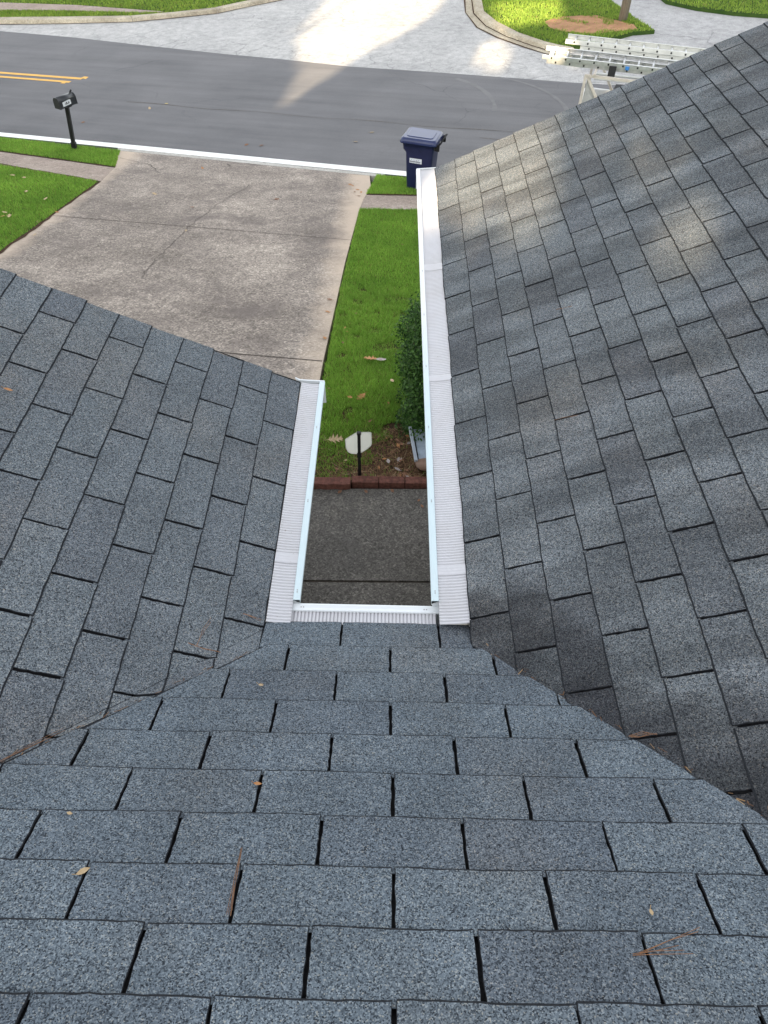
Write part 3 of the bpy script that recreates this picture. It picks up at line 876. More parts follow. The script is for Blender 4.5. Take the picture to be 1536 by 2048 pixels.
# --- walls, soffits, fascias, rake boards
def wall_part(name, quads, mat):
    mb = MB()
    for q in quads: mb.poly([Vector(p) + HOFF for p in q])
    return mb.build(name, mat, house)
wx0, wx1 = -0.80, 0.54
wall_part("wall", [
    [(wx1, -0.4, -3.1), (wx1, 3.0, -3.1), (wx1, 3.0, 0.12), (wx1, -0.4, 0.12)],
    [(wx0, 0.9, -3.1), (wx0, -0.4, -3.1), (wx0, -0.4, 0.12), (wx0, 0.9, 0.12)],
    [(wx0, -0.4, -3.1), (wx1, -0.4, -3.1), (wx1, -0.4, 0.12), (wx0, -0.4, 0.12)],
    [(wx1, 3.0, -3.6), (5.9, 3.0, -3.6), (5.9, 3.0, 0.1), (RIDGE_X, 3.0, rz - 0.02), (wx1, 3.0, 0.1)],
    [(-5.9, 0.9, -3.1), (wx0, 0.9, -3.1), (wx0, 0.9, 0.1), (RIDGE_XL, 0.9, lz - 0.02), (-5.9, 0.9, 0.1)],
    [(-5.9, -8.2, -3.1), (-5.9, 0.9, -3.1), (-5.9, 0.9, 0.1), (-5.9, -4.2, 1.9), (-5.9, -8.2, 0.1)],
    [(5.9, 3.0, -3.6), (5.9, -8.2, -3.1), (5.9, -8.2, 0.1), (5.9, -4.2, 1.9), (5.9, 3.0, 0.1)],
    [(5.9, -8.2, -3.1), (-5.9, -8.2, -3.1), (-5.9, -8.2, 0.1), (5.9, -8.2, 0.1)],
], MAT["siding"])
mb = MB()
mb.box((-0.13, -0.375, -1.93), (0.92, 0.05, 2.04))
d_ = mb.build("front_door", MAT["trim"], house, HOFF)
mb = MB(); mb.tube([(0.22, -0.35, -1.95), (0.22, -0.30, -1.95)], 0.03, 10)
h_ = mb.build("handle", MAT["screw"], d_)
mb = MB()
mb.box((-3.35, 0.915, -1.45), (4.6, 0.05, 2.15))
for i in range(1, 4): mb.box((-3.35, 0.943, -2.52 + i * 0.54), (4.5, 0.012, 0.46))
mb.build("garage_door", MAT["trim"], house, HOFF)
mb = MB(); mb.box((3.2, 3.02, -1.6), (1.6, 0.06, 1.2)); w_ = mb.build("window", MAT["trim"], house, HOFF)
mb = MB(); mb.box((2.82, 3.056, -1.6), (0.7, 0.012, 1.06)); mb.box((3.58, 3.056, -1.6), (0.7, 0.012, 1.06)); mb.build("pane", MAT["glass"], w_)
wall_part("soffit", [
    [(0.265, -0.12, -0.09), (wx1, -0.12, -0.09), (wx1, 3.3, -0.09), (0.265, 3.3, -0.09)][::-1],
    [(wx0, -0.12, -0.10), (-0.42, -0.12, -0.10), (-0.42, 1.17, -0.10), (wx0, 1.17, -0.10)][::-1],
    [(wx0, -0.4, -0.11), (wx1, -0.4, -0.11), (wx1, -0.02, -0.11), (wx0, -0.02, -0.11)][::-1],
], MAT["soffit"])
mb = MB()
mb.box((0.268, 1.64, -0.035), (0.02, 3.28, 0.15))
mb.box((-0.425, 0.56, -0.055), (0.02, 1.2, 0.14))
mb.box((-0.08, -0.022, -0.08), (0.66, 0.02, 0.15))
mb.build("fascia", MAT["trim"], house, HOFF)
mb = MB()
def rake(xa, za, xb, zb, y):
    mb = MB()
    mb.poly([(xa, y, za), (xb, y, zb), (xb, y, zb - 0.16), (xa, y, za - 0.16)][::-1])
    mb.poly([(xa, y - 0.025, za), (xb, y - 0.025, zb), (xb, y - 0.025, zb - 0.16), (xa, y - 0.025, za - 0.16)])
    mb.poly([(xa, y - 0.025, za - 0.16), (xb, y - 0.025, zb - 0.16), (xb, y, zb - 0.16), (xa, y, za - 0.16)])
    mb.v = [tuple(Vector(p) + HOFF) for p in mb.v]
    mb.build("rake_board", MAT["trim"], house)
rake(0.27, (0.27 - W_R) * sp / cp - 0.012, RIDGE_X, rz - 0.012, RAKE_R - 0.02)
rake(RIDGE_X, rz - 0.012, RIDGE_X + 3.1, rz - 3.1 * sp / cp - 0.012, RAKE_R - 0.02)
rake(RIDGE_XL, lz - 0.012, -0.42, (W_L + 0.42) * sp / cp - 0.012, RAKE_L - 0.02)
rake(RIDGE_XL - 3.1, lz - 3.1 * sp / cp - 0.012, RIDGE_XL, lz - 0.012, RAKE_L - 0.02)

# --- gutters: trough, front lip, ribbed guard
def gutter(P0, D, W, L, z_in, z_out, w_guard, w_lip, lip_mat, lip_ext=(0.0, 0.0), guard_ext=(0.0, 0.0), seams=(), dz=0.0, cap=(True, True)):
    """P0: corner at the roof edge, D: along, W: outwards; heights of guard at roof edge / at lip"""
    P0, D, W = Vector(P0), Vector(D), Vector(W)
    def pt(a, w, z): return P0 + D * a + W * w + Vector((0, 0, z)) + HOFF
    # trough
    mb = MB()
    prof = [(w_guard + w_lip, z_out + 0.004), (w_guard + w_lip + 0.001, z_out - 0.014), (w_guard + w_lip - 0.006, z_out - 0.03), (w_guard + w_lip - 0.03, z_out - 0.075),
            (w_guard + w_lip - 0.045, z_out - 0.115), (0.005, z_out - 0.12), (0.0, z_in - 0.012)]
    a0, a1 = lip_ext[0], L + lip_ext[1]
    for (wa, za), (wb, zb) in zip(prof, prof[1:]):
        mb.poly([pt(a0, wa, za), pt(a0, wb, zb), pt(a1, wb, zb), pt(a1, wa, za)])
    for a, c in ((a0, cap[0]), (a1, cap[1])):
        if c: mb.poly([pt(a, w, z) for w, z in prof])
    g = mb.build("gutter", MAT["gutter"], house)
    # lip: a flat strip with a folded inner bead
    mb = MB()
    lp = [(w_guard - 0.001, z_out + 0.001), (w_guard + 0.0005, z_out + 0.0062), (w_guard + 0.004, z_out + 0.0066), (w_guard + w_lip * 0.45, z_out + 0.0052), (w_guard + w_lip - 0.003, z_out + 0.0062), (w_guard + w_lip + 0.002, z_out + 0.0045), (w_guard + w_lip + 0.002, z_out - 0.012)]
    n = max(2, int((a1 - a0) / 0.25))
    for i in range(n):
        s0, s1 = a0 + (a1 - a0) * i / n, a0 + (a1 - a0) * (i + 1) / n
        for (wa, za), (wb, zb) in zip(lp, lp[1:]):
            mb.poly([pt(s0, wa, za), pt(s1, wa, za), pt(s1, wb, zb), pt(s0, wb, zb)])
    mb.poly([pt(a1, w, z) for w, z in lp]); mb.poly([pt(a0, w, z) for w, z in lp][::-1])
    mb.build("gutter_lip", lip_mat, g)
    # screws along the lip
    a = a0 + 0.03
    while a < a1:
        for off in (0.0, 0.008):
            c = pt(a + off, w_guard + w_lip * 0.5, z_out + 0.0058)
            mb = MB()
            mb.tube([c, c + Vector((0, 0, 0.0012))], 0.0019, 8)
            mb.build("lip_screw", MAT["screw"], g)
        a += 0.40
    # ribbed guard
    mb = MB()
    pitch_ = 0.0118
    g0, g1 = guard_ext[0], L + guard_ext[1]
    n = int((g1 - g0) / pitch_)
    def zz(f): return z_in + (z_out - z_in) * f
    prev = None
    nw = 6
    for i in range(n):
        s = g0 + i * pitch_
        wob = 0.0012 * mnoise.noise(Vector((s * 3.0, z_in * 50, 1.0)))
        near = any(abs(s - q) < 0.017 for q in seams)
        lift = 0.004 if near else 0.0
        cs = [(s, -0.001 + lift), (s + pitch_ * 0.16, 0.0014 + lift), (s + pitch_ * 0.66, 0.0009 + lift), (s + pitch_ * 0.74, -0.0042 + lift)] if not near else [(s, 0.0035), (s + pitch_ * 0.5, 0.0042), (s + pitch_, 0.0035)]
        for a, dzz in cs:
            ring = []
            for j in range(nw + 1):
                f = j / nw
                edge = 0.0 if (j not in (0,)) else -0.0
                sag = -0.0025 * math.sin(f * math.pi)
                ring.append(mb.vert(pt(a, w_guard * f + (wob * 1.5 if j == 0 else 0), zz(f) + dzz + sag + wob)))
            if prev is not None:
                for j in range(nw):
                    mb.face((prev[j], ring[j], ring[j + 1], prev[j + 1]), 0)
            prev = ring
    mb.build("gutter_guard", MAT["guard"], g)
    return g
# right: from the valley corner (y=-0.02) out to y=3.34
gutter((0.250, 0, 0), (0, 1, 0), (-1, 0, 0), 3.335, 0.044, 0.030, 0.098, 0.022, MAT["lip"], lip_ext=(0.073, 0.0), guard_ext=(-0.012, -0.002), seams=(0.19, 1.22, 2.12, 2.15), cap=(True, True))
# left
gutter((-0.398, 0, 0), (0, 1, 0), (1, 0, 0), 1.205, 0.020, 0.012, 0.077, 0.021, MAT["lip"], lip_ext=(0.078, 0.0), guard_ext=(-0.008, -0.003), seams=(0.235,), cap=(True, True))
# across the notch
gutter((-0.322, -0.004, 0), (1, 0, 0), (0, 1, 0), 0.476, 0.004, -0.003, 0.051, 0.026, MAT["gutter"], lip_ext=(-0.002, 0.006), guard_ext=(-0.015, 0.0), seams=(), cap=(True, True))

gl = [o for o in house.children if o.name.startswith("gutter")]
for g, quad in ((gl[1], [(-.425, .033), (-.405, .022), (-.300, .018), (-.298, -.10), (-.40, -.11)]), (gl[0], [(.252, .046), (.130, .036), (.132, -.09), (.25, -.10)])):
    yb = 1.206 if g is gl[1] else 3.336
    mb = MB()
    f = [mb.vert(Vector((x, yb, z)) + HOFF) for x, z in quad]; b = [mb.vert(Vector((x, yb + .007, z)) + HOFF) for x, z in quad]
    mb.face(f); mb.face(b[::-1])
    for i in range(len(quad)):
        j = (i + 1) % len(quad); mb.face((f[i], b[i], b[j], f[j]))
    mb.build("end_cap", MAT["gutter"], g)

# ------------------------------------------------------------------ mailbox
def mailbox():
    bx, by = -8.18, 17.45
    bz = z_slope(bx, by)
    root = empty("mailbox", (bx, by, bz))
    tag(root, "black arched mailbox with a white number plate on a leaning black post", "mailbox")
    black = simple("black_metal_box", (.018, .02, .023), 0.32, 0.5, 0.25, 8)
    post = simple("black_post", (.010, .010, .011), 0.5, 0.4, 0.2, 8)
    white = simple("number_plate_white", (.62, .64, .66), 0.5, 0.3, 0.12, 30)
    top = Vector((0.13, 0.0, 1.0))
    mb = MB()
    mb.bar((0, 0, 0.0), top, 0.085, 0.085, up=(0, 1, 0))
    mb.build("post", post, root)
    mb = MB()
    mb.bar((0, 0, -0.02), top * 0.17, 0.115, 0.115, up=(0, 1, 0))
    bevel(mb.build("post_sleeve", post, root), 0.006)
    # box along d, camera side shows the flank with the plate
    d = Vector((0.50, 0.86, 0)).normalized(); s = Vector((d.y, -d.x, 0))
    c = top + Vector((0, 0, 0.02))
    prof = [(-0.10, 0.0), (0.10, 0.0), (0.10, 0.14)] + [(0.10 * math.cos(R(a)), 0.14 + 0.10 * math.sin(R(a))) for a in range(15, 180, 15)] + [(-0.10, 0.14)]
    mb = MB()
    a_, b_ = -0.245, 0.245
    ringA = [mb.vert(c + d * a_ + s * u + Vector((0, 0, w))) for u, w in prof]
    ringB = [mb.vert(c + d * b_ + s * u + Vector((0, 0, w))) for u, w in prof]
    n = len(prof)
    for i in range(n): mb.face((ringA[i], ringB[i], ringB[(i + 1) % n], ringA[(i + 1) % n]), 0, 2 < i < n - 1)
    mb.face(ringA, 0); mb.face(ringB[::-1], 0)
    body = mb.build("box", black, root)
    # end plates with raised rims
    for e, nm in ((a_, "back_plate"), (b_, "door")):
        mb = MB()
        sg = -1 if e < 0 else 1
        P2 = [(u * 1.05, w * 1.03 - 0.003) for u, w in prof]
        rA = [mb.vert(c + d * (e) + s * u + Vector((0, 0, w))) for u, w in P2]
        rB = [mb.vert(c + d * (e + sg * 0.02) + s * u + Vector((0, 0, w))) for u, w in P2]
        for i in range(n): mb.face((rA[i], rB[i], rB[(i + 1) % n], rA[(i + 1) % n]))
        mb.face(rB); mb.face(rA[::-1])
        mb.build(nm, black, root)
    mb = MB()
    mb.bar(c + d * 0.20 + Vector((0, 0, 0.235)), c + d * 0.26 + Vector((0, 0, 0.285)), 0.02, 0.035)
    mb.build("door_pull", post, root)
    mb = MB()
    q = c + s * 0.1035
    mb.poly([q + d * -0.17 + Vector((0, 0, 0.035)), q + d * 0.08 + Vector((0, 0, 0.045)), q + d * 0.08 + Vector((0, 0, 0.135)), q + d * 0.05 + Vector((0, 0, 0.15)), q + d * -0.17 + Vector((0, 0, 0.135))])
    pl = mb.build("number_plate", white, root)
    mb = MB()
    q = c + s * 0.1055
    for x0, x1, z0, z1 in ((-0.07, -0.05, .06, .115), (-0.05, -0.03, .10, .118), (-0.04, -0.015, .065, .085), (0.0, 0.018, .06, .115), (0.02, 0.035, .08, .10), (-0.10, -0.085, .07, .10)):
        mb.poly([q + d * x0 + Vector((0, 0, z0)), q + d * x1 + Vector((0, 0, z0)), q + d * x1 + Vector((0, 0, z1)), q + d * x0 + Vector((0, 0, z1))])
    mb.build("plate_mark", post, pl)
    mb = MB()
    mb.box(c + Vector((0, 0, -0.012)), (0.2, 0.16, 0.024), math.atan2(d.y, d.x))
    mb.build("bracket", post, root)
mailbox()

# ------------------------------------------------------------------ wheelie bin
def wheelie_bin():
    x, y = 0.64, 14.48
    root = empty("wheelie_bin", (x, y, z_slope(x, y)), (0, 0, R(-17)))
    tag(root, "navy blue wheeled rubbish bin with white label standing on the kerb grass", "bin")
    navy = NT("navy_plastic", 0.42, 0.4)
    v = navy.coord()
    navy.color(navy.mix(navy.ramp(navy.noise(v, 7, 5), [(0.4, 0.0), (0.75, 1.0)]), (.013, .017, .060), (.019, .025, .078)))
    navy.bump(navy.noise(v, 160, 2), 0.15, 0.002)
    navy = navy.mat
    lidm = simple("blue_plastic_lid", (.018, .028, .095), 0.28, 0.5, 0.12, 5)
    rub = simple("rubber", (.012, .012, .013), 0.8, 0.2, 0.2, 30)
    white = simple("bin_label_white", (.70, .73, .78), 0.5, 0.3, 0.10, 40)
    def ring(mb, w, d, z, r=0.06, n=5, x0=0.0):
        pts = []
        for cx, cy, a0 in ((1, 1, 0), (-1, 1, 90), (-1, -1, 180), (1, -1, 270)):
            for k in range(n):
                a = R(a0 + 90 * k / (n - 1))
                pts.append(mb.vert((x0 + cx * (w / 2 - r) + r * math.cos(a), cy * (d / 2 - r) + r * math.sin(a), z)))
        return pts
    def loft(mb, rings, cap0=True, cap1=True):
        for a, b in zip(rings, rings[1:]):
            n = len(a)
            for i in range(n): mb.face((a[i], a[(i + 1) % n], b[(i + 1) % n], b[i]), 0, True)
        if cap0: mb.face(rings[0][::-1])
        if cap1: mb.face(rings[-1])
    mb = MB()
    loft(mb, [ring(mb, .50, .46, 0.0), ring(mb, .53, .48, 0.03), ring(mb, .60, .55, 0.76, x0=-0.0), ring(mb, .61, .555, 0.80), ring(mb, .68, .59, 0.87, x0=-.02), ring(mb, .70, .60, 0.99, x0=-.02), ring(mb, .74, .64, 1.0, x0=-.02), ring(mb, .74, .64, 1.025, x0=-.02)])
    mb.build("body", navy, root)
    mb = MB()
    loft(mb, [ring(mb, .80, .69, 1.00, .07, x0=-.02), ring(mb, .81, .70, 1.02, .07, x0=-.02), ring(mb, .76, .64, 1.085, .07, x0=-.02), ring(mb, .70, .58, 1.105, .07, x0=-.02)])
    lid = mb.build("lid", lidm, root)
    mb = MB()
    loft(mb, [ring(mb, .58, .44, 1.103, .06, x0=-.02), ring(mb, .55, .41, 1.116, .06, x0=-.02)])
    mb.build("lid_panel", lidm, lid)
    mb = MB()
    mb.tube([(0.36, -0.27, 0.97), (0.45, -0.27, 1.06), (0.45, 0.27, 1.06), (0.36, 0.27, 0.97)], 0.018, 10)
    mb.box((0.385, -0.27, 0.97), (0.10, 0.04, 0.12)); mb.box((0.385, 0.27, 0.97), (0.10, 0.04, 0.12))
    mb.build("handle", rub, root)
    for s in (-1, 1):
        mb = MB()
        mb.tube([(0.27, s * 0.26, 0.13), (0.27, s * 0.315, 0.13)], 0.13, 24)
        w = mb.build("wheel", rub, root)
        mb = MB(); mb.tube([(0.27, s * 0.30, 0.13), (0.27, s * 0.322, 0.13)], 0.05, 14); mb.build("hub", navy, w)
    # label on the flank that faces the house
    def fl(u, z): return Vector((u, -(0.2405 + (0.275 - 0.24) * (z - 0.03) / 0.73) - 0.004, z))
    mb = MB(); mb.poly([fl(-.20, .60), fl(.07, .60), fl(.07, .70), fl(-.20, .70)])
    lb = mb.build("label", white, root)
    mb = MB()
    for k in range(9):
        u = -.185 + k * .026
        mb.poly([p + Vector((0, -.002, 0)) for p in (fl(u, .615), fl(u + .012, .615), fl(u + .012, .645), fl(u, .645))])
        if k % 3 != 1: mb.poly([p + Vector((0, -.002, 0)) for p in (fl(u + .008, .635), fl(u + .018, .635), fl(u + .018, .647), fl(u + .008, .647))])
        if k % 2: mb.poly([p + Vector((0, -.002, 0)) for p in (fl(u, .665), fl(u + .016, .665), fl(u + .016, .672), fl(u, .672))])
    mb.build("label_mark", navy, lb)
wheelie_bin()

# ------------------------------------------------------------------ yard sign
def yard_sign():
    x, y = -0.27, 3.50
    root = empty("yard_sign", (x, y, -3.0), (0, 0, R(4)))
    tag(root, "small cream many sided yard sign seen from behind on a black stake", "sign")
    black = simple("black_plastic_stake", (.012, .012, .013), 0.5, 0.4, 0.2, 10)
    cream = NT("cream_plastic_panel", 0.5, 0.35)
    v = cream.coord()
    cream.color(cream.mix(cream.ramp(cream.noise(v, 9, 4), [(0.35, 0.0), (0.7, 1.0)]), (.72, .69, .62), (.78, .755, .69)))
    ctr = cream.n("ShaderNodeBsdfTranslucent"); ctr.inputs["Color"].default_value = (.86, .84, .78, 1)
    cms = cream.n("ShaderNodeMixShader"); cms.inputs[0].default_value = 0.62
    cream.l(cream.b.outputs[0], cms.inputs[1]); cream.l(ctr.outputs[0], cms.inputs[2])
    cream.l(cms.outputs[0], cream.nt.nodes["Material Output"].inputs["Surface"])
    cream = cream.mat
    rim = simple("sign_rim", (.86, .85, .81), 0.45, 0.4, 0.05, 10)
    P = [(-.130, .525), (-.022, .610), (.100, .608), (.116, .596), (.120, .470), (.112, .435), (.080, .395), (.012, .340), (-.02, .332), (-.075, .338), (-.105, .36), (-.124, .41)]
    mb = MB()
    n = len(P)
    f = [mb.vert((u, 0.030 + 0.10 * u * u, z)) for u, z in P]
    mb.face(f)
    pn = mb.build("panel", cream, root)      # corrugated plastic sheet, light comes through it
    mb = MB()
    cx, cz = 0.0, 0.47
    for i in range(n):
        (u0, z0), (u1, z1) = P[i], P[(i + 1) % n]
        k = 0.94
        mb.poly([(u0, .0285, z0), (u1, .0285, z1), (cx + (u1 - cx) * k, .0285, cz + (z1 - cz) * k), (cx + (u0 - cx) * k, .0285, cz + (z0 - cz) * k)])
    mb.build("rim", rim, pn)
    mb = MB()
    mb.box((0, 0, 0.16), (0.030, 0.022, 0.38))
    mb.box((0, 0.004, 0.34), (0.042, 0.034, 0.03))
    mb.box((0, 0.0, 0.48), (0.030, 0.022, 0.27))
    mb.build("stake", black, root)
    mb = MB(); mb.box((0, 0.003, 0.622), (0.040, 0.034, 0.022))
    bevel(mb.build("cap", black, root), 0.004)
yard_sign()

# ------------------------------------------------------------------ brick coloured edging blocks
brick = NT("red_concrete_edging", 0.9, 0.2)
v = brick.coord()
brick.color(brick.mix(brick.ramp(brick.noise(v, 22, 6, 0.75), [(0.35, 0.0), (0.65, 1.0)]), (.075, .033, .026), (.20, .085, .065)))
brick.bump(brick.noise(v, 120, 4), 0.6, 0.004)
brick = brick.mat
def edging(x0, x1, y0, h, scallop, label, dz=0.0, rz=0.0):
    L = x1 - x0
    root_x = (x0 + x1) / 2
    mb = MB()
    n = 25 if scallop else 6
    f, b, ft, bt = [], [], [], []
    for i in range(n):
        u = -L / 2 + L * i / (n - 1)
        off = 0.010 * abs(math.sin(3 * math.pi * i / (n - 1))) if scallop else 0.0
        f.append(mb.vert((u, -0.045 - off, -0.06))); ft.append(mb.vert((u, -0.045 - off, h)))
        b.append(mb.vert((u, 0.045, -0.06))); bt.append(mb.vert((u, 0.045, h)))
    for i in range(n - 1):
        mb.face((f[i], f[i + 1], ft[i + 1], ft[i]), 0, scallop); mb.face((ft[i], ft[i + 1], bt[i + 1], bt[i])); mb.face((bt[i], bt[i + 1], b[i + 1], b[i]))
    mb.face((f[0], ft[0], bt[0], b[0])); mb.face((f[-1], b[-1], bt[-1], ft[-1]))
    o = mb.build("edging_block", brick)
    o.location = (root_x, y0, -2.95 + dz); o.rotation_euler = (0, 0, rz)
    bevel(o, 0.006)
    tag(o, label, "edging", "red edging blocks along the walk")
    return o
edging(-0.80, -0.352, 3.375, 0.075, True, "scalloped red edging block at the left end of the row, standing proud of its neighbour", rz=R(1))
edging(-0.340, -0.085, 3.415, 0.062, False, "straight dark red edging block just behind the foot of the black stake")
edging(-0.078, 0.165, 3.42, 0.058, False, "straight dark red edging block in the middle of the row right of the stake", rz=R(0.6))
edging(0.172, 0.48, 3.425, 0.056, False, "straight dark red edging block at the right end under the brown box front", rz=R(1))

# ------------------------------------------------------------------ low box beside the shrub
def low_box():
    root = empty("garden_box", (0.262, 3.575, -2.955), (0, 0, R(7)))
    tag(root, "low garden box with lid tinted pale blue by the sky and flared brown front beside the red edging", "box")
    lidm = simple("sky_tinted_lid", (.34, .40, .48), 0.4, 0.4, 0.2, 18)  # the blue is sky reflection put into the lid colour
    rim = simple("pale_rim", (.36, .40, .46), 0.4, 0.4, 0.1, 10)
    brown = simple("brown_plastic_front", (.26, .17, .125), 0.55, 0.3, 0.2, 10)
    dark = simple("dark_gap", (.02, .02, .022), 0.8, 0.2, 0.2, 10)
    h = 0.155
    mb = MB()
    mb.poly([(0.03, 0.02, h), (0.55, 0.02, h), (0.55, 0.44, h + .02), (0.03, 0.44, h + .02)])
    mb.poly([(0.06, 0.02, -.1), (0.03, 0.02, h), (0.03, 0.44, h + .02), (0.06, 0.44, -.1)], 1)
    mb.poly([(0.03, 0.44, 0), (0.03, 0.44, h + .02), (0.55, 0.44, h + .02), (0.55, 0.44, 0)])
    mb.build("lid", [lidm, dark], root)
    mb = MB(); mb.bar((0.012, 0.0, h + .008), (0.012, 0.46, h + .03), 0.03, 0.035); bevel(mb.build("rim", rim, root), 0.004)
    mb = MB(); mb.bar((0.036, 0.03, h + .004), (0.036, 0.44, h + .024), 0.012, 0.006); mb.build("gap", dark, root)
    mb = MB()
    n = 10
    top = [mb.vert((0.0 + 0.56 * i / n, 0.02 + 0.02 * math.sin(i / n * math.pi), h + 0.012)) for i in range(n + 1)]
    mid = [mb.vert((0.01 + 0.56 * i / n, -0.05 - 0.02 * i / n, h - 0.02 - 0.02 * i / n)) for i in range(n + 1)]
    bot = [mb.vert((0.05 + 0.54 * i / n, -0.06 - 0.06 * i / n, h - 0.06 - 0.10 * i / n)) for i in range(n + 1)]
    for a, b in ((top, mid), (mid, bot)):
        for i in range(n): mb.face((a[i], b[i], b[i + 1], a[i + 1]), 0, True)
    o = mb.build("front", brown, root)
    m = o.modifiers.new("solid", 'SOLIDIFY'); m.thickness = 0.008
low_box()

# ------------------------------------------------------------------ shrub
def leaf_cloud(n, centres, radii, size, aspect=0.55, surf=0.5):
    """leaf quads spread through overlapping ellipsoids"""
    cen = np.array(centres, float); rad = np.array(radii, float)
    vol = rad.prod(1); pick = rng.choice(len(cen), n, p=vol / vol.sum())
    d = rng.normal(size=(n, 3)); d /= np.linalg.norm(d, axis=1)[:, None]
    r = rng.random(n) ** surf
    p = cen[pick] + d * rad[pick] * r[:, None]
    nrm = d + rng.normal(size=(n, 3)) * 0.8 + np.array([0, 0, 0.5]); nrm /= np.linalg.norm(nrm, axis=1)[:, None]
    a = np.cross(nrm, rng.normal(size=(n, 3))); a /= np.linalg.norm(a, axis=1)[:, None]
    b = np.cross(nrm, a)
    s = size * rng.uniform(0.6, 1.35, n)[:, None]
    a, b = a * s, b * s * aspect
    q = np.stack([p - a, p - b * 0.9 + a * 0.05, p + a, p + b * 0.9 + a * 0.05], 1)
    return q, p
def shrub():
    x, y = 0.53, 4.60
    z = z_slope(x, y)
    root = empty("shrub", (x, y, z))
    tag(root, "dense dark green small leaved shrub beside the long white gutter", "shrub")
    cs, rs = [], []
    for k in range(36):
        a = rnd.uniform(0, 6.28); rr = rnd.uniform(0.0, 0.54); zz = rnd.uniform(0.10, 1.36)
        sh = 1.0 - 0.35 * abs(zz - 0.75) / 0.6
        cs.append((rr * math.cos(a) * sh, rr * math.sin(a) * sh * 1.45, zz)); q = rnd.uniform(0.12, 0.27); rs.append((q, q, q * 1.05))
    for k in range(9):
        f = -.62 + 1.3 * k / 8
        for z_ in (.35, .68, 1.0):
            cs.append((-.24 + rnd.uniform(-.08, .06) + .12 * abs(f), f, z_ + rnd.uniform(-.1, .1))); q = rnd.uniform(.15, .23); rs.append((q, q, q))
    for k in range(12):
        cs.append((rnd.uniform(-.28, .2), rnd.uniform(-.62, -.30), rnd.uniform(.22, .62))); q = rnd.uniform(.09, .17); rs.append((q, q, q))
    q, p = leaf_cloud(46000, cs, rs, 0.017, 0.6, 0.45)
    o = raw_mesh("foliage", q.reshape(-1, 3), 4, [MAT["leaf_shrub"]], parent=root)
    mb = MB()
    for k in range(9):
        a = rnd.uniform(0, 6.28)
        mb.tube([(0.04 * math.cos(a), 0.04 * math.sin(a), -0.05), (0.12 * math.cos(a), 0.12 * math.sin(a), 0.4), (0.32 * math.cos(a), 0.32 * math.sin(a), 1.0)], [0.02, 0.014, 0.006], 6)
    mb.build("stem", MAT["stem"], root)
shrub()

# ------------------------------------------------------------------ utility pole
def utility_pole():
    b = Vector((7.87, 27.49, z_street(7.87, 27.49) + 0.1))
    root = empty("utility_pole", b)
    tag(root, "weathered wooden pole rising from the bare dirt of the corner lawn", "pole")
    wood = NT("grey_pole_wood", 0.9, 0.2)
    v = wood.coord(scale=(14, 14, 1.2))
    wood.color(wood.ramp(wood.noise(v, 2.0, 6, 0.7), [(0.3, (.16, .135, .10)), (0.7, (.36, .32, .26))]))
    mb = MB()
    mb.tube([(0, 0, -0.2), (0, 0, 4), (0, 0, 9)], [0.15, 0.135, 0.11], 20)
    mb.build("shaft", wood.mat, root)
    mb = MB(); mb.bar((-1.1, 0, 8.4), (1.1, 0, 8.4), 0.1, 0.12); mb.build("crossarm", wood.mat, root)
utility_pole()

